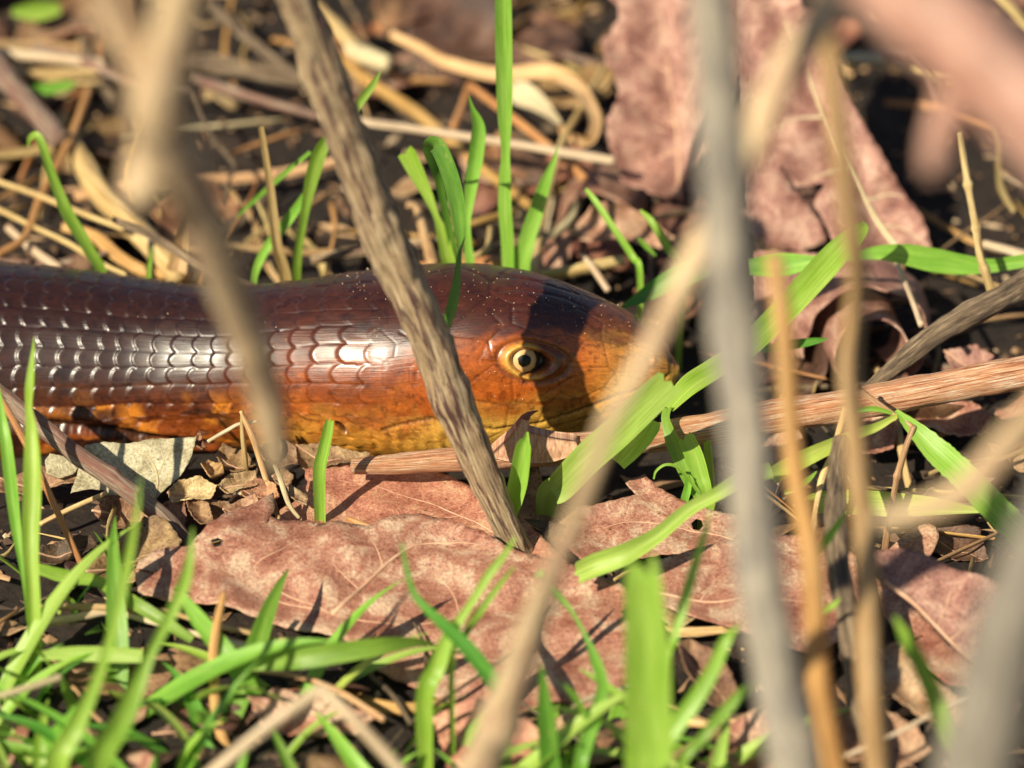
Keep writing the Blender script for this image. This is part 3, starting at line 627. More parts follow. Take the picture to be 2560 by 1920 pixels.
# upright rough leaves behind
leaf('dead_leaf', 'rough mauve dead leaf with toothed edge leaning behind the lizard head', 'leaf', 'leaf_mauve',
 [(1525,-60),(1520,0),(1548,40),(1540,75),(1506,112),(1512,165),(1540,205),(1548,255),(1514,325),(1524,380),(1546,430),(1560,470),(1600,486),(1640,500),(1680,500),(1712,470),(1740,420),(1790,380),(1830,250),(1850,100),(1850,-60)], (1640, 500), 0.006, 0.0, 0.9, amp=0.003, freq=60, res=46, quilt=0.002, curl=0.003, serr=0.008, fine=0.0004,
 veins=[[(1700,500),(1690,300),(1660,100),(1640,-40)],[(1692,320),(1620,280),(1540,250)],[(1690,380),(1630,400),(1570,420)],[(1675,180),(1600,130),(1530,110)]], vw=0.5)
leaf('dead_leaf', 'long mauve dead leaf with straw coloured midrib and orange rim behind the stems', 'leaf', 'leaf_mauve',
 [(1830,-60),(1960,-60),(2040,90),(2100,220),(2160,320),(2220,420),(2270,490),(2310,560),(2330,630),(2300,650),(2200,640),(2090,640),(2070,600),(2050,560),(2030,520),(2060,470),(2060,465),(1990,480),(1950,425),(1990,490),(2030,545),(2055,580),(2062,620),(2000,640),(1920,640),(1860,600),(1850,400),(1840,200)], (2050, 630), 0.008, 0.0, 0.85, amp=0.003, freq=50, res=56, quilt=0.0025, curl=0.0015, serr=0.003, fine=0.0003, vw=0.75, vmat='straw_pale' if 'straw_pale' in M else 'vein',
 veins=[[(2255,645),(2241,620),(2163,500),(2085,340),(2012,170),(1939,0)],[(2163,500),(2220,480),(2258,486)],[(2200,560),(2260,570),(2320,620)],[(2120,420),(2060,440),(2000,470)],[(2060,290),(1990,300),(1900,330)]])
leaf('dead_leaf', 'dull purple leaf piece with ragged edge under the diagonal green blade', 'leaf', 'leaf_mauve',
 [(1880,640),(2000,640),(2100,660),(2088,710),(2050,750),(2010,775),(1990,800),(1960,830),(1930,860),(1900,830),(1880,740)], (1980, 760), 0.008, 0.0, 0.5, amp=0.002, freq=80, res=26, curl=0.002, serr=0.008)
# curled leaf seen end on
def scroll(label, mat, cx, cy, y, r0, r1, turns, length, start, mat_=None, stagger=0.5, axis=(0.12, -0.9, 0.36), squash=0.9):
    c = V(cx, cy, y); s = pxm(c); ax = Vector(axis).normalized(); e1 = ax.cross(Vector((0, 0, 1))).normalized() * -1; e2 = e1.cross(ax) * -1
    if e2.z < 0: e2 = -e2
    na, nl = 110, 16; verts = []; uvs = []; _sd[0] += 1
    for i in range(na):
        f = i / (na - 1); ph = math.radians(start) + f * turns * 2 * math.pi; r = (r0 + (r1 - r0) * f) * s
        for j in range(nl):
            g = j / (nl - 1); rr = r * (1 + 0.35 * g) * (1 + 0.08 * nz(math.cos(ph) * 2, math.sin(ph) * 2, f * 3 + g * 2 + _sd[0]))
            back = (stagger * f + g * (1 - 0.3 * f)) * length + 0.0012 * nz(ph * 2.5, g * 2, _sd[0])
            verts.append(c + e1 * rr * math.cos(ph) + e2 * rr * math.sin(ph) * squash - ax * back); uvs.append((ph * r * 1000, g * length * 1000))
    faces = [(i * nl + j, i * nl + j + 1, (i + 1) * nl + j + 1, (i + 1) * nl + j) for i in range(na - 1) for j in range(nl - 1)]
    o = mkobj('curled_leaf', verts, faces, M[mat], None, uvs); md = o.modifiers.new('thickness', 'SOLIDIFY'); md.thickness = 0.00035; md.offset = 0
    return tag(o, label, 'leaf')
scroll('purplish brown dead leaf curled into a scroll with a dark hollow centre', 'leaf_mauve', 2205, 880, 0.012, 55, 175, 1.7, 0.022, -60)
scroll('tan dead leaf arched into an open roll just behind the lizard head', 'leaf_tan', 1500, 580, 0.066, 66, 128, 0.95, 0.022, -50, axis=(-0.1, -1, 0.35))
leaf('dead_leaf', 'small flat tan leaf scrap wedged beside the arched tan roll', 'leaf', 'leaf_tan', [(1355,640),(1370,600),(1420,575),(1432,610),(1425,650),(1385,680),(1360,672)], (1390, 640), 0.009, 0.0, 0.8, amp=0.001, res=20, serr=0.006)
leaf('dead_leaf', 'crumpled tan leaf piece hanging below the arched tan roll', 'leaf', 'leaf_tan', [(1440,560),(1480,520),(1560,520),(1640,560),(1690,600),(1650,625),(1560,600),(1480,615),(1445,605)], (1560, 590), 0.010, 0.0, 0.9, amp=0.003, res=24, serr=0.006, curl=0.003)
# cream leaf and crumpled pieces by the body
leaf('dead_leaf', 'pale cream dead leaf with raised veins tucked under the left of the body', 'leaf', 'leaf_cream',
 [(178,1240),(192,1195),(200,1150),(215,1120),(260,1110),(320,1108),(400,1098),(492,1094),(486,1120),(478,1150),(455,1195),(420,1225),(385,1256),(370,1262),(330,1240),(272,1248),(262,1232),(225,1228)], (340, 1200), 0.010, 0.05, 0.75, amp=0.0011, freq=80, res=40, quilt=0.0011, curl=0.0008, serr=0.003, vmat='vein_cream', vw=0.38,
 veins=[[(390,1250),(395,1200),(378,1150),(330,1112)],[(385,1235),(340,1185),(280,1165),(220,1180)],[(398,1225),(440,1160),(475,1105)],[(395,1190),(410,1150),(415,1105)]])
leaf('dead_leaf', 'torn cream leaf corner left of the purple edged twig', 'leaf', 'leaf_cream', [(112,1150),(125,1132),(160,1140),(196,1170),(186,1185),(150,1198),(130,1190),(116,1185)], (150, 1165), 0.010, 0.0, 0.7, amp=0.0008, res=20, serr=0.008)
crumbs = [
 ('leaf_tan', [(640,1130),(690,1110),(740,1125),(745,1170),(700,1190),(660,1180)], (690,1150), 0.010, 'tan crumpled leaf flap under the lizard throat'),
 ('leaf_scrap', [(540,1150),(560,1125),(620,1150),(640,1180),(600,1200),(560,1195)], (590,1170), 0.009, 'reddish crumpled leaf scrap touching the cream leaf'),
 ('leaf_tan', [(545,1230),(580,1195),(640,1185),(645,1220),(600,1235),(570,1245)], (600,1215), 0.009, 'small tan leaf curl in front of the reddish scrap'),
 ('leaf_brown', [(462,1250),(480,1232),(520,1270),(535,1330),(500,1330),(470,1290)], (500,1280), 0.008, 'upright brown leaf curl beside the foot of the purple edged twig'),
 ('leaf_brown', [(520,1260),(570,1265),(600,1300),(570,1335),(530,1325),(515,1290)], (550,1295), 0.006, 'brown leaf chip next to the upright leaf curl'),
 ('leaf_tan', [(680,1195),(710,1180),(735,1200),(720,1235),(770,1250),(765,1285),(720,1260),(690,1225)], (725,1225), 0.010, 'twisted tan leaf strip standing by the rose leaf corner'),
 ('leaf_brown', [(740,1130),(800,1120),(860,1145),(930,1150),(900,1175),(820,1180),(760,1190),(735,1165)], (820,1155), 0.008, 'crumbly brown leaf lump under the lizard jaw'),
 ('leaf_scrap', [(480,1110),(500,1085),(515,1130),(505,1150)], (497,1130), 0.013, 'tiny dark red leaf tip poking up at the right end of the cream leaf'),
 ('leaf_tan', [(420,1240),(450,1215),(500,1205),(545,1222),(530,1255),(470,1262),(430,1262)], (480,1235), 0.009, 'torn tan leaf shred filling the gap right of the cream leaf'),
 ('leaf_scrap', [(600,1230),(640,1212),(690,1225),(700,1262),(650,1275),(610,1262)], (650,1245), 0.008, 'rusty leaf flake between the twisted tan strip and the big veined leaf'),
 ('leaf_brown', [(390,1290),(420,1262),(465,1268),(470,1310),(440,1345),(400,1330)], (430,1300), 0.006, 'brown crinkled leaf bit under the lower end of the purple edged twig'),
 ('leaf_tan', [(560,1290),(600,1262),(640,1250),(650,1270),(610,1300),(575,1312)], (605,1282), 0.008, 'narrow tan leaf shaving lying on the edge of the big veined leaf'),
 ('leaf_scrap', [(500,1180),(520,1150),(555,1165),(560,1200),(525,1215)], (530,1185), 0.011, 'curled rusty leaf nib against the right end of the cream leaf'),
 ('leaf_brown', [(230,1290),(280,1262),(340,1270),(380,1300),(330,1330),(260,1330)], (305,1297), 0.005, 'flat brown leaf in the shade below the cream leaf'),
 ('leaf_brown', [(215,1440),(250,1400),(300,1370),(360,1310),(420,1320),(452,1370),(450,1420),(380,1450),(330,1470),(250,1460)], (340,1400), 0.008, 'dark brown humped leaf between the twig and the big veined leaf'),
 ('leaf_dark', [(80,1400),(140,1370),(230,1345),(245,1370),(200,1400),(140,1430),(90,1430)], (160,1390), 0.006, 'grey brown flat leaf behind the two upright left blades'),
 ('leaf_brown', [(0,1210),(60,1195),(180,1190),(240,1205),(220,1235),(120,1245),(0,1250)], (110,1220), 0.006, 'brown leaf strip lying under the body at the far left'),
 ('leaf_brown', [(1690,1640),(1720,1620),(1800,1650),(1850,1720),(1840,1760),(1780,1770),(1740,1740),(1700,1700)], (1770,1700), 0.008, 'brown leaf full of holes at the foot of the grey stem'),
 ('leaf_tan', [(2200,1620),(2250,1600),(2300,1680),(2400,1780),(2420,1850),(2380,1870),(2280,1800),(2210,1740),(2190,1680)], (2300,1740), 0.009, 'tan dead leaf with dark gap below the roof shaped leaf'),
 ('leaf_tan', [(2110,1800),(2200,1790),(2290,1820),(2330,1880),(2250,1930),(2120,1930),(2090,1860)], (2200,1860), 0.008, 'pale tan leaf under the thin white straw'),
 ('leaf_red', [(1800,1820),(1900,1790),(1990,1800),(2060,1850),(2040,1930),(1850,1960),(1790,1900)], (1920,1870), 0.007, 'reddish leaf with fine pale veins at the bottom of the grey stem'),
 ('leaf_red', [(2250,1020),(2330,1000),(2430,1020),(2480,1060),(2470,1100),(2400,1110),(2330,1090),(2270,1080)], (2370,1060), 0.004, 'russet leaf in shade under the right end of the thorny stem'),
 ('leaf_red', [(2100,1080),(2180,1060),(2240,1090),(2230,1140),(2160,1150),(2110,1130)], (2170,1110), 0.004, 'russet leaf scrap behind the mossy upright twig'),
 ('leaf_mauve', [(2360,880),(2440,870),(2520,920),(2560,960),(2480,985),(2390,970)], (2450,930), 0.007, 'greyish leaf piece between the dark twig and the thorny stem'),
 ('leaf_tan', [(2470,1310),(2510,1270),(2600,1290),(2610,1400),(2540,1420),(2480,1400),(2500,1350)], (2540,1350), 0.012, 'light brown folded leaf behind the broad right blade'),
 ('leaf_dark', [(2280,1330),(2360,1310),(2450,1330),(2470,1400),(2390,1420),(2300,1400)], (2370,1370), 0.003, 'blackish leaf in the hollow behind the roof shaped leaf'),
 ('leaf_red', [(620,1760),(700,1740),(830,1770),(940,1800),(900,1850),(760,1850),(650,1820)], (780,1800), 0.007, 'small red leaf under the bent pale straw'),
 ('leaf_brown', [(130,1680),(250,1640),(420,1650),(440,1700),(330,1760),(200,1760)], (290,1700), 0.006, 'brown leaf beneath the lower left grass'),
 ('leaf_dark', [(380,1840),(520,1780),(640,1800),(600,1850),(470,1880)], (510,1830), 0.004, 'dark leaf sliver beneath the orange straw'),
 ('leaf_rose', [(1080,1790),(1200,1770),(1330,1820),(1400,1900),(1300,1960),(1120,1930)], (1230,1860), 0.005, 'rosy leaf below the front edge of the big veined leaf'),
]
for mt, ol, an, z, lb in crumbs:
    leaf('dead_leaf', lb, 'leaf', mt, ol, an, z, random.uniform(-0.1, 0.1), random.uniform(0.1, 0.5), amp=0.0022, freq=110, res=24, curl=0.003, serr=0.010, fine=0.0002,
         veins=[[ol[0], an, ol[len(ol) // 2]]] if abs(ol[0][0] - an[0]) > 40 else (), vw=0.25)

# ---------------------------------------------------------------- twigs and stems in focus
stem('twig', 'thick weathered twig with purple and tan peeling bark leaning across the lizard neck', 'twig', 'twig_purple',
 [(700,-110,104),(745,0,102),(851,300,104),(965,600,106),(1062,817,104),(1143,1034,98),(1205,1180,84),(1246,1268,74)], y=[-0.055,-0.054,-0.0505,-0.0475,-0.0460,-0.0455,-0.0450,-0.0445], na=30, n=260, rough=0.13, knots=((0.18,0.10,0.03),(0.42,0.07,0.02),(0.70,0.10,0.02),(0.86,0.05,0.03)), root='end')
br = stem('bramble_cane', 'long ribbed reddish bramble stem with a hooked thorn lying along the jaw', 'stem', 'bramble',
 [(2700,905,84),(2560,930,84),(2370,966,84),(2180,1002,82),(1970,1036,80),(1730,1078,78),(1600,1100,72),(1430,1118,74),(1240,1142,66),(1020,1158,52),(880,1166,38)], y=[-0.018,-0.018,-0.0185,-0.0195,-0.0205,-0.022,-0.0235,-0.0255,-0.0275,-0.0275,-0.027], na=26, n=240, rough=0.09, knots=((0.12,0.06,0.02),(0.42,0.08,0.015),(0.73,0.12,0.03)))
def thorn():
    # flattened hooked prickle: outline in the plane of the stem front, given thickness
    ol = [(1222,1130),(1245,1108),(1268,1088),(1290,1062),(1304,1042),(1318,1032),(1334,1028),(1347,1026),(1338,1031),(1328,1038),(1322,1048),(1320,1060),(1324,1072),(1345,1078),(1390,1088),(1440,1094),(1450,1120),(1380,1140),(1300,1145)]
    y = -0.0285; pts = [V(a, b, y) for a, b in ol]; n = len(pts); c = [0.0016, 0.0015, 0.0013, 0.001, 0.0006, 0.0003, 0.0002, 0.0001, 0.0001, 0.0002, 0.0005, 0.0009, 0.0012, 0.0012, 0.0012, 0.0013, 0.0018, 0.002, 0.002]
    cen = V(1320, 1105, y); verts = [p + Vector((0, -t, 0)) for p, t in zip(pts, c)] + [p + Vector((0, t, 0)) for p, t in zip(pts, c)] + [cen + Vector((0, -0.0024, 0)), cen + Vector((0, 0.0024, 0))]
    faces = [(i, (i + 1) % n, n + (i + 1) % n, n + i) for i in range(n)]
    # spine quads across the hook, fan at the base
    for s, rev in ((0, 0), (n, 1)):
        q = [(3, 4, 10, 11), (4, 5, 9, 10), (5, 6, 8, 9), (6, 7, 8), (2, 3, 11, 12)]
        for t in q: faces.append(tuple(s + k for k in (t if not rev else t[::-1])))
        ring = [12, 13, 14, 15, 16, 17, 18, 0, 1, 2]; cc = 2 * n + (1 if rev else 0)
        for a, b in zip(ring, ring[1:] + ring[:1]): faces.append((cc, s + a, s + b) if not rev else (cc, s + b, s + a))
    o = mkobj('thorn', verts, faces, M['thorn'], br, [(p.x * 1000, p.z * 1000) for p in verts])
    o.data.materials.append(M['thorn_tip'])
    for p in o.data.polygons:
        if all((i % n if i < 2 * n else 99) in (4, 5, 6, 7, 8, 9, 10, 3) for i in p.vertices): p.material_index = 1
    md = o.modifiers.new('s', 'SUBSURF'); md.levels = 2; md.render_levels = 2
thorn()
stem('twig', 'brown twig with purple upper edge slanting over the cream leaf', 'twig', 'twig_grey', [(-90,915,46),(0,985,48),(85,1052,50),(170,1120,48),(295,1208,46),(405,1292,44),(486,1374,36)], y=[-0.030,-0.031,-0.033,-0.035,-0.038,-0.041,-0.043], na=20, n=150, rough=0.13, knots=((0.62,0.12,0.02),))
stem('twig', 'dark brown weathered twig reaching in from the right over the scroll leaf', 'twig', 'twig_dark', [(2700,630,74),(2560,713,68),(2440,778,62),(2340,835,56),(2250,905,48),(2170,975,34)], y=[0.010,0.006,0.0,-0.004,-0.008,-0.012], na=20, n=130, rough=0.15, knots=((0.5,0.1,0.03),))
t4 = stem('twig', 'thin knobbly grey twig standing before the horizontal green blade', 'twig', 'straw', [(2398,330,14),(2410,400,17),(2425,495,18),(2440,570,19),(2452,640,20),(2484,752,24)], y=[0.03,0.028,0.024,0.02,0.016,0.008], na=12, n=80, rough=0.2, knots=((0.3,0.5,0.02),(0.55,0.4,0.02),(0.8,0.5,0.02)))
stem('straw', 'slender straw coloured leaf stalk ending on the scroll leaf', 'stalk', 'straw_pale', [(2232,630,11),(2260,700,13),(2282,755,14),(2303,812,18)], y=[0.034,0.022,0.012,0.002], na=10, n=40)
stem('grass_stalk', 'thin olive stalk bent sharply downwards in front of the thorny stem', 'stalk', 'straw', [(2140,962,12),(2160,982,14),(2225,1030,14),(2279,1066,15),(2281,1074,16),(2264,1120,16),(2248,1175,17),(2236,1230,15),(2222,1310,16),(2212,1375,18)], y=[-0.028,-0.028,-0.033,-0.037,-0.038,-0.040,-0.041,-0.042,-0.043,-0.044], na=10, n=110, rough=0.12, knots=((0.55,0.35,0.015),(0.75,0.3,0.015)), root='end')
stem('grass_stalk', 'thin tan stalk with one swollen node in front of the mossy upright twig', 'stalk', 'straw', [(2112,1020,12),(2098,1075,14),(2078,1140,15),(2056,1195,18),(2042,1260,14),(2032,1330,15),(2020,1400,16)], y=(-0.035,-0.055), na=10, n=80, rough=0.12, knots=((0.5,0.6,0.02),), root='end')
stem('twig', 'dark mossy upright twig with cracked bark between the orange stems', 'twig', 'twig_dark', [(2104,1100,40),(2092,1200,48),(2088,1300,54),(2099,1437,54),(2121,1567,56),(2142,1720,54),(2169,1828,50),(2185,1900,46)], y=[-0.045,-0.055,-0.067,-0.080,-0.091,-0.101,-0.108,-0.112], na=22, n=170, rough=0.22, knots=((0.3,0.1,0.03),(0.7,0.15,0.03)), root='end')
stem('straw', 'thin whitish straw crossing the corner below the roof shaped leaf', 'straw', 'straw_pale', [(2496,1708,9),(2420,1740,11),(2364,1767,12),(2242,1832,11),(2121,1888,11),(2040,1930,10)], z=[0.022,0.020,0.018,0.016,0.014,0.012], na=8, n=50)
# little straws by the cheek and cream leaf
stem('straw', 'tiny pale straw splinter resting against the belly beside the cream leaf', 'straw', 'straw_pale', [(519,1104,9),(570,1075,11),(600,1060,10),(652,1052,7)], y=[-0.026,-0.024,-0.023,-0.022], na=8, n=30)
stem('straw', 'short upright tan straw stub poking up before the belly', 'straw', 'straw', [(602,1028,9),(612,1050,13),(634,1100,15),(650,1150,14)], y=[-0.026,-0.026,-0.027,-0.028], na=8, n=24, root='end')
stem('straw', 'thin tan straw sliver standing behind the upright stub', 'straw', 'straw', [(604,1032,8),(606,1075,12),(612,1140,14)], y=[-0.0245,-0.0245,-0.025], na=8, n=24, root='end')
stem('straw', 'pale split straw piece standing between the tan strip and the rose leaf', 'straw', 'straw_pale', [(686,1162,10),(700,1195,13),(722,1260,12),(748,1295,9)], y=[-0.034,-0.035,-0.037,-0.038], na=8, n=30)
stem('straw', 'tan straw lying under the upright left blades', 'straw', 'straw', [(100,1310,13),(180,1270,14),(268,1232,12)], z=[0.008,0.009,0.01], na=8, n=30)
stem('straw', 'orange tan stalk crossing the two upright left blades', 'straw', 'straw_orange', [(-20,960,17),(30,1045,17),(80,1140,17),(138,1268,17)], y=[-0.040,-0.042,-0.044,-0.046], na=10, n=50, root='end')
stem('straw', 'long tan straw running under the tips of the lower left blades', 'straw', 'straw', [(85,1520,16),(180,1516,18),(282,1520,18),(417,1530,16),(520,1560,15),(640,1585,14),(745,1608,12)], z=0.013, na=10, n=80, rough=0.15)
stem('straw', 'paler split straw just below the long tan straw', 'straw', 'straw_pale', [(117,1558,22),(200,1542,20),(282,1530,18),(400,1560,15),(520,1593,16),(610,1615,18),(700,1634,16)], z=0.012, na=10, n=80, rough=0.2)
stem('straw', 'upright orange straw curving before the front edge of the big leaf', 'straw', 'straw_orange', [(560,1482,16),(545,1550,22),(534,1632,26),(535,1700,27),(542,1790,28),(555,1840,30),(572,1890,32)], y=[-0.085,-0.088,-0.091,-0.094,-0.097,-0.099,-0.101], na=12, n=70, root='end')
stem('straw', 'bent pale straw forming a peak over the lower grass', 'straw', 'straw_pale', [(500,1960,34),(543,1920,34),(673,1815,33),(760,1752,32),(799,1726,30),(815,1732,30),(880,1795,32),(960,1880,34),(1010,1935,34)], y=[-0.152,-0.151,-0.148,-0.145,-0.144,-0.1445,-0.148,-0.150,-0.151], na=12, n=110)
stem('straw', 'short whitish stick at the far left among low blades', 'straw', 'straw_pale', [(-30,1748,16),(60,1722,19),(152,1692,18)], z=0.018, na=10, n=30)
stem('straw', 'brown grass stalk lying across the lower grass towards the red leaf', 'straw', 'straw', [(545,1678,12),(640,1676,14),(740,1690,15),(850,1730,17),(960,1800,16)], z=0.012, na=8, n=60)
# ---------------------------------------------------------------- blurred stems close to the viewer
def tall(label, mat, pts, y, knots=(), na=16, n=120, rough=0.07, name='dry_plant', root='end'):
    return stem(name, label, 'dry plant', mat, pts, y=y, na=na, n=n, rough=rough, knots=knots, root=root)
tall('thick pale grey dry stem standing upright before the dead leaves', 'stem_grey', [(1745,-260,124),(1782,0,126),(1806,350,126),(1829,760,124),(1860,1034,124),(1904,1480,128),(1988,1915,128),(2040,2200,128)], [-0.212]*4+[-0.214,-0.217,-0.22,-0.223], knots=((0.30,0.08,0.02),(0.62,0.08,0.02)))
tall('long pale straw coloured stem slanting past the snout down to the lower grass', 'stem_beige', [(2240,-260,90),(2085,0,88),(1960,180,86),(1868,385,84),(1712,694,66),(1620,880,54),(1530,1041,50),(1446,1273,52),(1395,1400,58),(1330,1562,74),(1255,1790,98),(1203,1920,106),(1120,2140,108)], [-0.185,-0.187,-0.19,-0.195,-0.203,-0.212,-0.218,-0.215,-0.21,-0.2,-0.19,-0.182,-0.17], knots=((0.66,0.25,0.012),(0.78,0.2,0.012)))
tall('orange dry stem hugging the right side of the grey stem', 'stem_orange', [(1935,640,44),(1958,810,50),(1986,1157,54),(2029,1390,58),(2046,1680,62),(2085,1920,66),(2120,2150,66)], [-0.156,-0.157,-0.158,-0.16,-0.162,-0.163,-0.164])
tall('tan dry stem turning orange towards its foot beside the mossy twig', 'stem_tan', [(2030,-240,54),(2060,0,54),(2112,463,56),(2144,694,54),(2126,900,54),(2142,1157,60),(2168,1388,64),(2172,1678,66),(2190,1870,64),(2205,2100,64)], [-0.168]*3+[-0.166,-0.165,-0.164,-0.163,-0.163,-0.163,-0.163], knots=((0.4,0.12,0.02),))
pk = tall('thick pink woody stem with a blunt side stub slanting across the upper leaf litter', 'stem_pink', [(1980,-330,230),(2220,-60,236),(2410,110,240),(2600,300,244),(2800,520,244),(3040,860,240)], [-0.25]*6)
stem('side_stub', None, None, 'stem_pink', [(2410,190,110),(2360,310,84),(2340,390,74),(2334,430,50)], y=[-0.25,-0.248,-0.246,-0.245], na=16, n=30, parent=pk)
yk = tall('forked beige dry stem with a blunt stub rising before the lizard neck', 'stem_beige', [(520,-260,112),(452,0,114),(412,180,126),(396,290,140),(440,410,140),(494,520,128),(547,650,114),(592,770,106),(634,880,98),(664,980,88),(684,1090,70),(694,1170,44)], [-0.235,-0.232,-0.228,-0.224,-0.218,-0.212,-0.206,-0.2,-0.196,-0.192,-0.19,-0.188], knots=((0.30,0.14,0.02),), root=None)
stem('side_branch', None, None, 'stem_beige', [(150,-260,92),(275,0,96),(340,140,96),(396,280,92)], y=[-0.23,-0.226,-0.225,-0.224], na=16, n=40, parent=yk)
stem('side_stub', None, None, 'stem_beige', [(398,300,96),(376,380,108),(354,470,106),(344,512,66)], y=[-0.222,-0.22,-0.22,-0.22], na=16, n=30, parent=yk)
tall('grey beige stem rising beside the roof shaped leaf', 'stem_dusty', [(2680,1150,130),(2610,1330,150),(2530,1560,190),(2470,1800,200),(2440,1930,205),(2400,2150,205)], [-0.285]*6)
tall('short dusty beige stem bending down over the broad right blade', 'stem_beige', [(2700,930,70),(2600,1020,76),(2500,1130,80),(2400,1235,74),(2300,1275,60),(2200,1300,44)], [-0.25,-0.245,-0.24,-0.238,-0.235,-0.233], root=None)
# ---------------------------------------------------------------- straws and sticks behind the lizard
B = [
 ('pale straight straw lying level behind the cut grass blades', 'straw_pale', [(800,288,20),(905,304,21),(1222,350,22),(1380,376,22),(1536,402,23)], 0.018),
 ('grey brown stick running level behind the forked stem', 'twig_dark', [(440,156,24),(600,182,26),(780,211,24),(900,228,20)], 0.010),
 ('knobbly brown stick below the level grey brown stick', 'twig_grey', [(470,190,18),(540,215,28),(675,257,22),(797,291,20)], 0.009),
 ('whitish thick straw at the upper left behind everything', 'straw_pale', [(-60,126,26),(0,131,26),(120,145,27),(262,160,24)], 0.010),
 ('fuzzy tan straw just under the whitish straw', 'straw', [(30,188,20),(130,183,24),(245,180,18)], 0.009),
 ('thick grey stick slanting in at the upper left', 'twig_grey', [(-60,100,56),(0,178,58),(85,275,58),(150,350,54)], 0.014),
 ('broad cream straw slanting down to the lizard back', 'straw', [(172,350,50),(215,425,58),(253,485,60),(340,575,62),(450,690,60)], 0.010),
 ('orange tan stalk bowing down at the left behind the body', 'straw_orange', [(224,222,20),(181,338,22),(148,405,22),(105,485,22),(63,590,21),(-10,640,20)], 0.013),
 ('thin straw running from the left edge to the broad cream straw', 'straw', [(-30,445,13),(90,487,14),(190,527,14),(310,572,14)], 0.014),
 ('lower thin straw crossing behind the left blade', 'straw', [(-30,510,12),(80,565,13),(169,607,13),(253,658,12),(335,694,11)], 0.013),
 ('short thick straw end behind the far left of the body', 'straw_pale', [(20,570,18),(80,622,20),(150,672,20)], 0.010),
 ('thin kinked brown stalk in the dark gap above the neck', 'twig_dark', [(470,224,8),(527,338,10),(584,409,11),(572,450,10),(556,510,9)], 0.012),
 ('narrow brown sliver slanting through the dark gap above the neck', 'straw', [(645,505,9),(668,560,12),(690,612,14)], 0.014),
 ('orange straw with a sharp bend behind the tallest blade', 'straw_orange', [(1133,320,18),(1155,265,18),(1174,219,18),(1190,225,18),(1348,346,22),(1462,447,22)], 0.012),
 ('thick orange stick slanting behind the leaning twig', 'straw_orange', [(840,148,30),(950,222,32),(1053,290,32),(1180,400,28),(1325,515,24)], 0.008),
 ('tan straw slanting down beside the rightmost upright blade', 'straw', [(1512,162,15),(1460,260,19),(1408,350,20),(1385,430,19),(1365,506,19),(1332,690,20)], 0.016),
 ('reddish brown stick lying in the shade behind the neck', 'twig_purple', [(780,650,26),(900,628,28),(1040,610,26),(1130,600,22)], 0.012),
 ('orange brown straw touching the back of the lizard head', 'straw_orange', [(1040,668,30),(1180,660,34),(1320,655,30)], 0.012),
 ('tan straw bundle lying behind the crown of the head', 'straw', [(1350,690,26),(1450,672,32),(1560,650,28)], 0.013),
 ('short cream straw slanting under the arched tan roll', 'straw_pale', [(1458,640,14),(1482,670,18),(1520,725,18)], 0.014),
 ('tan curled rootlet behind the drooping cut blade', 'straw', [(1020,512,18),(1040,520,18),(1055,560,22),(1065,600,26),(1082,660,28)], 0.014),
 ('hooked cream rootlet between the two middle blades', 'straw', [(1185,640,14),(1215,625,16),(1222,600,15),(1225,570,14)], 0.016),
 ('pale stick at the right above the dark twig', 'straw_pale', [(2460,610,22),(2560,636,24),(2660,660,24)], 0.016),
 ('cream chip lying beside the pink stem', 'straw_pale', [(2100,145,26),(2150,148,34),(2205,150,28)], 0.016),
 ('cream blunt straw end at the top behind the leaning twig', 'straw_pale', [(870,120,34),(920,140,42),(972,160,40)], 0.012),
 ('yellowish straw slanting at the top behind the leaning twig', 'straw', [(790,20,34),(840,70,40),(890,120,36)], 0.010),
 ('brown stick rising beyond the forked stem', 'twig_dark', [(520,10,26),(590,70,28),(690,150,26),(760,200,24)], 0.012),
 ('dark stick lying under the broad cream straw', 'twig_dark', [(200,60,30),(230,160,30),(290,260,28)], 0.006),
 ('tan leaf-thin straw at the far right top', 'straw', [(2480,-20,24),(2530,30,26),(2580,90,24)], 0.012),
]
for lb, mt, pts, z in B:
    stem('straw' if 'straw' in mt else 'stick', lb, 'straw' if 'straw' in mt else 'stick', mt, pts, z=z, na=12, n=70, rough=0.13)
def ribbon(label, mat, pts, z=None, y=None, **k):
    return blade(label, mat, pts, y=y, z=z, name='dry_leaf_strip', cat='dry leaf', **k)
ribbon('cream dry leaf strip looping into a curl behind the tallest blade', 'straw', [(975,85,18),(1050,120,24),(1116,156,28),(1243,186,34),(1370,177,38),(1440,215,36),(1475,262,34),(1488,304,32),(1475,345,30),(1440,348,28),(1395,318,24)], z=[0.012,0.012,0.013,0.013,0.015,0.018,0.02,0.02,0.018,0.014,0.012], n=70, roll=(0, 50), cup=0.1)
ribbon('broad cream dry leaf piece below the looping strip', 'straw_pale', [(1268,225,30),(1300,232,60),(1340,255,48),(1375,285,26),(1400,310,12)], z=0.014, n=30, roll=(0, 30), cup=0.12)
ribbon('tan dry sheath tip standing beside the neck foot of the forked stem', 'straw', [(470,535,3),(462,575,30),(452,625,44),(440,680,50)], z=[0.03,0.022,0.016,0.012], n=24, cup=0.25)
ribbon('upright tan dry stalk just left of the tall blade above the neck', 'straw', [(652,318,14),(675,464,20),(692,612,26),(714,706,30)], y=0.03, n=30, cup=0.3, root=True)
ribbon('olive brown stick-like leaf with cut tip lying over the broad cream straw', 'twig_dark', [(280,544,10),(300,556,20),(380,590,22),(506,667,18),(600,705,16),(664,724,12)], z=[0.022,0.022,0.02,0.019,0.019,0.018], n=30, cup=0.3)

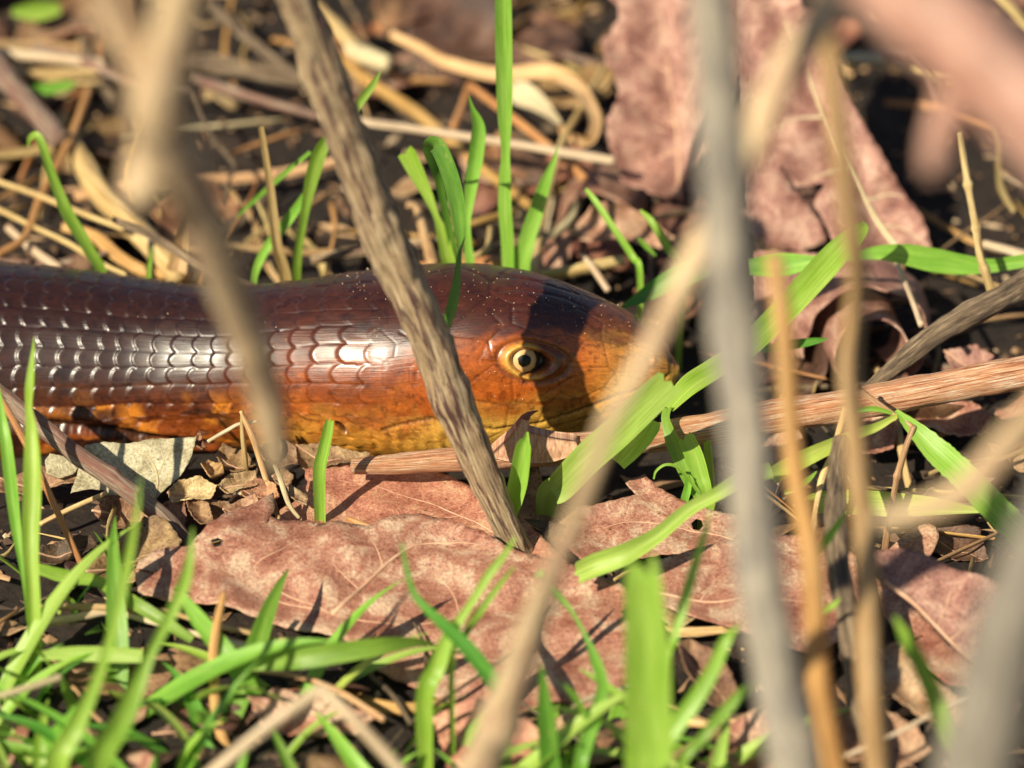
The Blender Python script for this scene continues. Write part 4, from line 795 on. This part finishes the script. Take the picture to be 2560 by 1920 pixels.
# ---------------------------------------------------------------- grass blades one by one
def gb(label, mat, pts, y=None, z=None, **k): return blade(label, mat, pts, y=y, z=z, **k)
gb('tallest straight green blade rising behind the lizard head', 'grass_bright', [(1256,-140,40),(1258,0,42),(1260,160,43),(1262,290,36),(1264,380,22),(1262,440,30),(1262,520,34),(1268,600,32),(1270,690,30)], y=(0.034,0.028), roll=(15,-40), root=True, n=60)
gb('pointed green blade just left of the tallest blade', 'grass_bright', [(1172,238,2),(1180,270,12),(1196,320,34),(1190,390,38),(1180,450,34),(1172,510,24),(1168,560,16),(1170,610,20),(1176,690,24)], y=(0.030,0.028), roll=(30,-20), root=True, n=50)
gb('cut green blade with frayed end standing behind the drooping blade', 'grass_bright', [(1016,382,46),(1040,430,40),(1070,490,26),(1090,540,16),(1104,580,28),(1116,630,34),(1124,690,36)], y=(0.030,0.028), roll=(-20,20), root=True, cut=True, n=44)
gb('bluish green blade folded over and drooping down across the lizard neck', 'grass_cool', [(1150,690,26),(1120,560,20),(1095,440,24),(1074,376,34),(1082,360,40),(1100,376,42),(1126,440,42),(1142,510,40),(1150,580,30),(1150,618,12),(1146,660,12),(1138,730,26),(1120,800,24),(1096,862,2)], y=[0.030,0.028,0.024,0.016,0.008,0.002,-0.006,-0.014,-0.020,-0.023,-0.026,-0.030,-0.033,-0.035], roll=(0,20), cup=0.12, n=90)
gb('broad pointed blade leaning right behind the lizard crown', 'grass_bright', [(1394,366,2),(1385,400,12),(1362,460,30),(1340,530,38),(1318,600,42),(1300,690,46)], y=(0.034,0.028), roll=(10,-10), root=True, n=40)
gb('green blade passing behind the leaning twig', 'grass', [(952,178,2),(930,215,18),(895,262,22),(850,320,26),(806,370,34),(784,430,36),(768,500,26),(755,570,20),(744,640,22),(740,715,24)], y=(0.036,0.028), roll=(0,30), root=True, n=56)
gb('narrow green blade slanting left from the blade behind the twig', 'grass', [(585,548,2),(620,515,10),(690,452,13),(775,380,10)], y=(0.045,0.036), n=30)
gb('short shaded blade low behind the neck', 'grass', [(768,470,4),(745,515,22),(696,582,26),(655,640,22),(630,720,18)], y=(0.034,0.03), root=True, n=30)
gb('left blade with a bent tip behind the body', 'grass', [(68,368,4),(74,346,14),(92,338,20),(108,370,22),(125,425,24),(150,490,28),(172,540,32),(220,620,30),(262,710,26)], y=(0.036,0.028), roll=(0,25), root=True, n=50)
gb('tiny green blade beside the cream straw over the back', 'grass', [(380,615,2),(376,650,10),(372,700,13)], y=0.028, root=True, n=20)
gb('blurred green blade lying flat at the upper left', 'grass', [(60,222,8),(110,222,28),(160,214,26),(190,208,6)], z=0.012, n=20)
gb('blurred dark green blade at the top left corner', 'grass', [(30,30,20),(90,28,48),(150,20,30)], z=0.012, n=20)
gb('small green blade slanting over the arched tan roll', 'grass_bright', [(1464,472,8),(1490,505,15),(1530,565,16),(1580,640,18),(1600,690,16)], y=(0.036,0.026), root=True, n=30)
gb('second small green blade right of the arched tan roll', 'grass_bright', [(1600,525,6),(1630,555,18),(1670,620,22),(1700,680,20)], y=(0.034,0.026), root=True, n=30)
gb('tiny green tip between the two small slanting blades', 'grass', [(1595,595,6),(1615,615,14),(1640,640,4)], y=0.034, n=16)
gb('dark green blade rising behind the snout', 'grass_cool', [(1550,770,4),(1590,750,26),(1640,722,46),(1700,690,56),(1770,660,56)], y=(0.012,0.016), n=30, roll=(10,10))
gb('long horizontal green blade arching behind the dark twig', 'grass', [(1870,668,40),(1960,662,58),(2050,650,20),(2110,645,16),(2190,632,34),(2262,636,52),(2333,650,60),(2410,662,50),(2480,664,34),(2560,652,34),(2680,640,34)], y=(0.018,0.024), n=70, roll=(10,-10), cup=0.1)
gb('wide bright blade slanting up from the snout past the grey stem', 'grass_bright', [(2162,556,12),(2150,575,40),(2090,635,66),(2010,722,68),(1930,806,64),(1850,880,58),(1780,925,54),(1720,965,52),(1670,1020,30)], y=[0.012,0.010,0.006,0.0,-0.006,-0.012,-0.016,-0.02,-0.023], n=70, roll=(5,-25), cup=0.12)
gb('twisted dark bladed grass hanging below the wide bright blade', 'grass', [(1668,1018,26),(1664,1050,22),(1680,1100,36),(1704,1150,44),(1730,1205,40),(1752,1262,20)], y=[-0.023,-0.025,-0.028,-0.03,-0.032,-0.034], n=44, roll=(-50,20), root=True)
gb('torn blade stub with ragged top beside the twisted blade', 'grass_bright', [(1716,1098,44),(1735,1140,46),(1752,1190,40),(1765,1240,30)], y=(-0.030,-0.034), n=24, cut=True, root=True)
gb('pale sheath stub behind the torn blade', 'grass_pale', [(1768,1105,20),(1772,1160,24),(1778,1240,24)], y=-0.026, n=20, cut=True, root=True)
gb('thin curling green tendril under the thorny stem', 'grass_bright', [(1634,1198,4),(1640,1178,6),(1662,1162,7),(1690,1166,8),(1720,1195,9),(1750,1235,10)], y=(-0.036,-0.034), n=30)
gb('short lower blade beside the pale sheath', 'grass', [(1722,1190,12),(1718,1225,20),(1710,1262,20)], y=-0.034, n=16, root=True)
gb('dark green leaf tip pointing right beyond the orange stem', 'grass_cool', [(2070,846,2),(2040,852,16),(1990,860,24),(1940,868,22),(1900,874,18)], y=(0.0,-0.004), n=24)
gb('broad cut yellow green blade crossing in front of the jaw', 'grass_pale', [(1668,962,76),(1625,1000,80),(1540,1082,82),(1470,1145,80),(1400,1218,74),(1370,1245,60)], y=[-0.044,-0.042,-0.039,-0.037,-0.035,-0.034], n=50, cut=True, cup=0.1, root=True)
gb('short cut green blade under the broad yellow green one', 'grass_bright', [(1632,1058,48),(1605,1092,54),(1575,1125,54),(1545,1160,40)], y=(-0.034,-0.034), n=24, cut=True, cup=0.1)
gb('folded upright blade stub beside the hooked thorn', 'grass_bright', [(1318,1080,6),(1316,1096,16),(1308,1120,40),(1296,1200,48),(1284,1250,46),(1272,1296,42)], y=(-0.041,-0.043), n=40, cup=0.34, roll=(0,0), root=True)
gb('short clipped green stub standing under the ear', 'grass_bright', [(824,1052,22),(818,1085,27),(808,1130,30),(798,1185,32)], y=(-0.036,-0.037), n=20, cut=True, cup=0.3, root=True)
gb('long glossy blade lying over the leaf with the black hole', 'grass_pale', [(1446,1432,52),(1490,1412,58),(1560,1386,54),(1640,1340,40),(1720,1275,34),(1790,1236,34),(1850,1200,42),(1930,1175,40)], z=[0.016,0.017,0.019,0.021,0.024,0.026,0.028,0.03], n=60, cup=0.25, cut=True)
gb('broad right blade with ragged upper edge slanting down', 'grass_bright', [(2240,1025,8),(2262,1048,26),(2300,1085,48),(2345,1130,66),(2400,1180,70),(2470,1252,72),(2540,1322,74),(2620,1400,74)], y=[-0.034,-0.036,-0.039,-0.042,-0.046,-0.052,-0.057,-0.062], n=60, cup=0.14, roll=(20,0), fray=0.06)
gb('pale green blade joining the bent stalk below the thorny stem', 'grass_pale', [(2242,1040,12),(2190,1068,22),(2150,1082,28),(2090,1110,36),(2040,1132,40),(1975,1165,46),(1930,1190,40)], y=(-0.036,-0.05), n=44, cup=0.2)
gb('thin green blade arching under the thorny stem', 'grass', [(2130,1030,12),(2180,1022,14),(2220,1030,10),(2245,1042,6)], y=-0.034, n=20)
gb('small green tip below the pale green blade', 'grass', [(2042,1178,2),(2020,1200,14),(1990,1220,16),(1960,1232,10)], y=-0.05, n=20)
gb('wide pale green blade lying flat behind the mossy twig', 'grass_pale', [(1990,1282,30),(2040,1258,52),(2130,1255,62),(2240,1262,60),(2340,1266,44),(2460,1278,8)], z=0.012, n=40, cup=0.1)
gb('tall yellow green blade twisting upright at the left', 'grass_bright', [(84,843,2),(82,880,10),(74,960,22),(72,1020,18),(78,1075,30),(80,1150,42),(80,1240,46),(76,1330,44),(78,1420,38),(84,1520,36),(88,1640,34),(88,1760,30)], y=(-0.046,-0.085), n=80, cup=0.3, roll=(-30,20), root=True)
gb('green blade beside the tall twisting left one', 'grass_bright', [(-12,930,4),(4,1040,22),(15,1110,30),(28,1220,32),(40,1320,26),(54,1410,16),(66,1500,12)], y=(-0.046,-0.064), n=50, cup=0.25, root=True)
gb('slim out-of-focus blade tapering up towards the slanting twig', 'grass', [(352,1190,2),(340,1290,14),(312,1440,26),(285,1560,24),(243,1700,28),(190,1820,44),(140,1930,56)], y=(-0.115,-0.135), n=60, cup=0.2, root=True)
gb('out-of-focus blade rising to the left lobe of the big leaf', 'grass', [(482,1318,2),(474,1400,20),(456,1470,32),(420,1550,30),(378,1632,26),(340,1720,44),(300,1812,58),(243,1930,60)], y=(-0.108,-0.135), n=60, cup=0.2, roll=(0,40), root=True)
gb('arched blade lying under the slim out-of-focus one', 'grass', [(90,1420,28),(160,1440,34),(240,1452,30),(282,1476,32),(340,1510,34),(420,1560,30),(480,1600,20)], z=[0.012,0.014,0.016,0.016,0.016,0.014,0.012], n=50, cup=0.15, fray=0.05)
gb('flat pale blade lying near the white stick', 'grass_pale', [(100,1640,22),(170,1634,34),(260,1636,40),(356,1640,34)], z=0.014, n=30, cup=0.12)
gb('smooth curved blade pointing right below the big leaf', 'grass', [(555,1676,4),(600,1664,26),(680,1652,48),(760,1645,54),(860,1630,52),(960,1615,42),(1040,1606,24),(1094,1612,2)], z=[0.014,0.016,0.018,0.02,0.021,0.021,0.019,0.016], n=60, cup=0.12)
gb('green blade slanting down right from the big leaf left lobe', 'grass', [(452,1478,10),(490,1540,40),(564,1632,50),(610,1695,44),(645,1742,24)], z=[0.022,0.02,0.017,0.013,0.009], n=40, cup=0.15)
gb('dark olive blade curving up before the big veined leaf', 'grass_cool', [(1004,1358,6),(1016,1420,12),(1034,1482,16),(1075,1530,24),(1134,1585,36),(1185,1640,40),(1236,1712,38),(1262,1780,34)], y=(-0.098,-0.112), n=60, cup=0.25, roll=(-20,20), root=True)
gb('green blade leaning right in front of the big veined leaf', 'grass', [(1288,1342,6),(1262,1385,16),(1220,1440,22),(1170,1520,20),(1120,1595,34),(1092,1670,44),(1062,1745,46)], y=(-0.095,-0.108), n=50, cup=0.2, root=True)
gb('slim blade tip beside the blade leaning right', 'grass', [(1288,1415,4),(1250,1460,14),(1200,1530,18),(1160,1590,18),(1130,1640,16)], y=(-0.09,-0.104), n=40, cup=0.2, root=True)
gb('forked thin blade bowing over the right lobe of the big leaf', 'grass', [(1342,1428,24),(1380,1470,20),(1430,1530,10),(1468,1600,14),(1492,1660,28),(1506,1712,28),(1496,1770,36),(1470,1840,38),(1448,1930,36)], y=[-0.088,-0.09,-0.094,-0.098,-0.102,-0.106,-0.11,-0.114,-0.118], n=60, cup=0.25, root=True)
gb('small curved side shoot of the forked thin blade', 'grass', [(1394,1700,2),(1425,1728,14),(1452,1768,18),(1470,1800,12)], y=-0.112, n=24, cup=0.2)
gb('blue green upright blade under the slanting straw stem', 'grass_cool', [(1352,1660,4),(1358,1720,26),(1366,1800,44),(1372,1880,50),(1378,1960,50)], y=-0.116, n=30, cup=0.2, root=True)
gb('very bright wide cut blade standing blurred before the dead leaves', 'grass_bright', [(1606,1420,74),(1608,1460,92),(1612,1540,100),(1618,1640,112),(1620,1760,116),(1622,1880,118),(1622,1990,116)], y=(-0.145,-0.152), n=50, cut=True, cup=0.15, root=True)
gb('slim blade rising beside the wide blurred cut blade', 'grass', [(1776,1270,2),(1760,1340,16),(1732,1430,24),(1706,1520,26),(1684,1600,20),(1666,1680,18)], y=(-0.105,-0.12), n=40, cup=0.2, root=True)
gb('arching blade leaning right below the grey stem', 'grass', [(1848,1560,4),(1815,1600,30),(1780,1680,36),(1730,1760,44),(1680,1830,46),(1640,1920,40)], y=(-0.118,-0.13), n=44, cup=0.2, root=True)
gb('narrow blade pointing up right across the grey stem foot', 'grass', [(1912,1680,4),(1870,1720,26),(1810,1780,30),(1760,1840,28),(1700,1930,24)], y=(-0.12,-0.13), n=40, cup=0.2, root=True)
gb('blurred green blade before the tan leaf with dark gap', 'grass', [(2236,1540,6),(2262,1590,30),(2300,1660,40),(2335,1740,44),(2364,1840,42),(2390,1930,40)], y=(-0.135,-0.14), n=40, cup=0.2, root=True)
gb('small green tip beside the mossy twig top', 'grass', [(2114,1280,2),(2095,1310,16),(2060,1360,22),(2030,1400,18)], y=-0.085, n=24, cup=0.2)
gb('short yellow green tip lower beside the mossy twig', 'grass_bright', [(2102,1494,2),(2080,1515,14),(2035,1545,18)], y=-0.095, n=20, cup=0.2)

# ---------------------------------------------------------------- loose litter: each piece its own object, sharing a few shapes
ADJ = {}
def copy_of(src, loc, rz, sc, label, group, tilt=(0, 0)):
    o = src.copy(); COL.objects.link(o); o.location = loc; o.rotation_euler = (tilt[0], tilt[1], rz); o.scale = (sc, sc, sc)
    o['label'] = ADJ.get(src.name, '') + label; o['group'] = ADJ.get(src.name, '') + group; return o
rng = random.Random(21)
def proto_straw(mat, L, r, bendy):
    P = [Vector((-L / 2 + L * t, bendy * L * math.sin(t * 5 + 1), 0.3 * bendy * L * math.sin(t * 7))) for t in (0, .25, .5, .75, 1)]
    _sd[0] += 1; v, f, u = tube_mesh(P, [r * 0.8, r, r * 1.05, r, r * 0.6], 7, 16, 0.22, seed=_sd[0], flat=0.38)
    o = mkobj('straw', v, f, M[mat], None, u); tag(o, 'x', 'straw'); return o
PS = [proto_straw(m_, L, r, b) for m_, L, r, b in (('straw', .05, .0009, .03), ('straw', .035, .0007, .06), ('straw_orange', .045, .0008, .04), ('straw', .06, .0011, .02), ('straw_pale', .03, .0007, .05), ('twig_dark', .05, .0011, .05), ('twig_grey', .04, .0009, .04), ('straw', .022, .0006, .1), ('straw_orange', .028, .0012, .08), ('twig_dark', .03, .0008, .07))]
def proto_scrap(mat, s, seed):
    r_ = random.Random(seed); m = 9; verts = [(0, 0, 0.0012)]; uvs = [(0, 0)]
    for ring in (0.5, 1.0):
        for k in range(m):
            a = 2 * math.pi * k / m; rr = s * ring * r_.uniform(0.6, 1.1) * (1 if k % 3 else 0.75)
            verts.append((rr * math.cos(a) * 1.4, rr * math.sin(a) * 0.8, r_.uniform(-0.28, 0.45) * s * ring)); uvs.append((verts[-1][0] * 1000, verts[-1][1] * 1000))
    faces = [(0, 1 + k, 1 + (k + 1) % m) for k in range(m)] + [(1 + k, 1 + m + k, 1 + m + (k + 1) % m, 1 + (k + 1) % m) for k in range(m)]
    o = mkobj('leaf_scrap', verts, faces, M[mat], None, uvs); tag(o, 'x', 'leaf scrap')
    md = o.modifiers.new('s', 'SUBSURF'); md.levels = 2; md.render_levels = 2
    md = o.modifiers.new('thickness', 'SOLIDIFY'); md.thickness = 0.0003; return o
PL = [proto_scrap(m_, s, k) for k, (m_, s) in enumerate((('leaf_scrap', .008), ('leaf_brown', .011), ('leaf_tan', .007), ('leaf_dark', .012), ('leaf_red', .009), ('leaf_scrap', .012), ('leaf_tan', .005), ('leaf_dark', .009)))]
for o_, a_ in zip(PS, ('tan ', 'slightly bowed tan ', 'orange ', 'long tan ', 'whitish ', 'dark brown woody ', 'grey woody ', 'short wiry tan ', 'short thick orange ', 'thin dark ')): ADJ[o_.name] = a_
for o_, a_ in zip(PL, ('rusty ', 'mid brown ', 'light tan ', 'blackish ', 'reddish ', 'large rusty ', 'tiny light tan ', 'dull black ')): ADJ[o_.name] = a_
def free_of_lizard(x, y): return y > 0.03 or y < -0.034 or x > 0.045
used = set()
def scatter(protos, n, xr, yr, zr, label, group, smin=0.7, smax=1.3, tl=0.35, pick=None):
    for i in range(n):
        for _ in range(40):
            x = rng.uniform(*xr); y = rng.uniform(*yr)
            if free_of_lizard(x, y): break
        s = rng.choice(pick or protos); loc = (x, y, zg(x, y) + rng.uniform(*zr))
        a = rng.uniform(0, 6.28); t = (rng.gauss(0, tl * .6), rng.gauss(0, tl * .5))
        if s.name not in used:
            used.add(s.name); s.location = loc; s.rotation_euler = (t[0], t[1], a); s['label'] = ADJ.get(s.name, '') + label; s['group'] = ADJ.get(s.name, '') + group
        else: copy_of(s, loc, a, rng.uniform(smin, smax), label, group, t)
scatter(PL, 110, (-0.14, 0.14), (0.032, 0.24), (0.001, 0.006), 'crumpled leaf scrap of the shaded litter behind the lizard', 'leaf scraps behind the lizard', 0.7, 1.5, 0.5)
scatter(PS, 190, (-0.14, 0.14), (0.03, 0.24), (0.002, 0.012), 'dry straw of the tangled litter behind the lizard', 'straws behind the lizard', 0.6, 1.3, 0.25)
used.clear(); used.update(o.name for o in PS + PL)
scatter(PL, 60, (-0.12, 0.12), (-0.16, -0.034), (0.0005, 0.003), 'leaf scrap on the soil between the grass in front', 'leaf scraps in front', 0.5, 1.1, 0.35)
scatter(PS, 90, (-0.12, 0.12), (-0.16, -0.034), (0.001, 0.005), 'dry straw on the soil between the grass in front', 'straws in front', 0.4, 1.0, 0.2)
scatter(PL, 26, (0.04, 0.13), (-0.034, 0.04), (0.0005, 0.004), 'leaf scrap on the soil to the right of the snout', 'leaf scraps right of the snout', 0.5, 1.2, 0.5)
scatter(PS, 26, (0.04, 0.13), (-0.034, 0.04), (0.001, 0.006), 'dry straw on the soil to the right of the snout', 'straws right of the snout', 0.4, 1.0, 0.3)
# low lawn blades
def proto_grass(mat, L, w_, arch, seed):
    n, nc = 14, 5; verts = []; uvs = []
    for i in range(n):
        f = i / (n - 1); x = L * f * arch; z = L * f * (1 - 0.55 * arch * f); ww = w_ * (1 - f ** 2.2) * (0.7 + 0.3 * min(1, f * 5)) + 0.00006
        y = 0.06 * L * math.sin(f * 3 + seed)
        for k in range(nc):
            t = k / (nc - 1) * 2 - 1; verts.append((x + 0.15 * ww * (1 - t * t), y + ww * 0.5 * t, z - 0.18 * ww * (1 - abs(t)))); uvs.append((t * w_ * 500, f * L * 1000))
    faces = [(i * nc + k, i * nc + k + 1, (i + 1) * nc + k + 1, (i + 1) * nc + k) for i in range(n - 1) for k in range(nc - 1)]
    o = mkobj('grass_shoot', verts, faces, M[mat], None, uvs); tag(o, 'x', 'grass'); return o
PG = [proto_grass(m_, L, w_, a, k) for k, (m_, L, w_, a) in enumerate((('grass', .028, .0042, .7), ('grass_bright', .034, .0050, .95), ('grass', .022, .0036, .4), ('grass_cool', .03, .0040, .8), ('grass_pale', .034, .0050, 1.15), ('grass', .038, .0050, 1.0)))]
for o_, a_ in zip(PG, ('mid green ', 'bright yellowish ', 'stubby ', 'dark bluish ', 'pale ', 'long arched ')): ADJ[o_.name] = a_
def lawn(n, xr, yr, label, group, smin=0.5, smax=1.05):
    for i in range(n):
        x = rng.uniform(*xr); y = rng.uniform(*yr); s = rng.choice(PG); loc = (x, y, zg(x, y) - 0.001); a = rng.uniform(0, 6.28); t = (rng.gauss(0, .25), rng.gauss(0, .25))
        if s.name not in used: used.add(s.name); s.location = loc; s.rotation_euler = (t[0], t[1], a); s['label'] = ADJ.get(s.name, '') + label; s['group'] = ADJ.get(s.name, '') + group
        else: copy_of(s, loc, a, rng.uniform(smin, smax), label, group, t)
lawn(62, (-0.105, -0.030), (-0.128, -0.080), 'blade of the low grass at the lower left', 'low grass at the lower left', 0.5, 1.0)
lawn(42, (-0.03, 0.055), (-0.135, -0.098), 'blade of the low grass below the big veined leaf', 'low grass below the big leaf', 0.4, 0.9)
lawn(10, (-0.09, -0.055), (-0.066, -0.045), 'blade of the sparse grass left of the big veined leaf', 'sparse grass left', 0.3, 0.6)
# crumbs and fibres nobody could count
def debris():
    verts = []; faces = []; r_ = random.Random(5)
    for i in range(9000):
        x = r_.uniform(-0.16, 0.16); y = r_.uniform(-0.2, 0.26)
        if abs(y) < 0.012 and x < 0.03: continue
        z = zg(x, y); s = r_.uniform(0.0002, 0.0009) * (1 if r_.random() < .9 else 1.8); b = len(verts); el = r_.choice((1, 1, 1.6, 4))
        a = r_.uniform(0, 6.28); ca, sa = math.cos(a), math.sin(a)
        for dx, dy, dz in ((-1, 0, 0), (1, 0, 0), (0, -1, 0), (0, 1, 0), (0, 0, 1), (0, 0, -1)):
            px, py = dx * s * el * r_.uniform(.7, 1.2), dy * s * r_.uniform(.7, 1.2)
            verts.append((x + px * ca - py * sa, y + px * sa + py * ca, z + s * 0.4 + dz * s * r_.uniform(.5, 1.0)))
        faces += [(b + p, b + q, b + r) for p, q, r in ((0, 2, 4), (2, 1, 4), (1, 3, 4), (3, 0, 4), (2, 0, 5), (1, 2, 5), (3, 1, 5), (0, 3, 5))]
    m, n, l, bs = newmat('debris'); g = n.new('ShaderNodeNewGeometry')
    r = ramp(n, [(0.0, (0.02, 0.012, 0.008)), (0.4, (0.08, 0.045, 0.025)), (0.7, (0.22, 0.12, 0.06)), (0.9, (0.4, 0.25, 0.13)), (1.0, (0.55, 0.42, 0.27))]); l.new(g.outputs['Random Per Island'], r.inputs[0]); l.new(r.outputs[0], bs.inputs['Base Color']); bs.inputs['Roughness'].default_value = 0.8
    o = mkobj('soil_debris', verts, faces, m, smooth_=False); tag(o, 'loose crumbs and fibres scattered over the soil', 'debris', kind='stuff')
debris()
# sand grains stuck to the head and neck
def sand():
    r_ = random.Random(9); verts = []; faces = []
    ok = np.argwhere(LFRONT & (LIX > 250) & (LIX < 1660)); n = 0
    ix = LIX[LFRONT & (LIX > 250) & (LIX < 1660)]; iy = LIY[LFRONT & (LIX > 250) & (LIX < 1660)]
    cl = [(930,715,60,28,45),(960,840,45,22,20),(1200,730,110,40,50),(1420,745,70,25,45),(1180,790,70,30,22),(1540,820,70,30,26),(500,800,260,60,16),(1300,860,200,80,20),(1450,1000,150,60,10)]
    for cx, cy, sx, sy, k in cl:
        for _ in range(k):
            px = r_.gauss(cx, sx); py = r_.gauss(cy, sy); j = int(np.argmin((ix - px) ** 2 + (iy - py) ** 2))
            if (ix[j] - px) ** 2 + (iy[j] - py) ** 2 > 40: continue
            a, b_ = ok[j]; p = LP[a, b_]; nn_ = LN[a, b_]; s = r_.uniform(0.00004, 0.00013) * (1.8 if r_.random() < .06 else 1); b = len(verts)
            for d in ((-1, 0, 0), (1, 0, 0), (0, -1, 0), (0, 1, 0), (0, 0, 1), (0, 0, -1)):
                verts.append(tuple(p + nn_ * s * 0.6 + np.array(d) * s * r_.uniform(.6, 1.4)))
            faces += [(b + p_, b + q, b + r) for p_, q, r in ((0, 2, 4), (2, 1, 4), (1, 3, 4), (3, 0, 4), (2, 0, 5), (1, 2, 5), (3, 1, 5), (0, 3, 5))]
    m, nn, l, bs = newmat('sand'); bs.inputs['Base Color'].default_value = (0.62, 0.46, 0.3, 1); bs.inputs['Roughness'].default_value = 0.4
    o = mkobj('sand_grains', verts, faces, m, smooth_=False); tag(o, 'fine pale sand grains stuck to the lizard head', 'sand', kind='stuff')
sand()
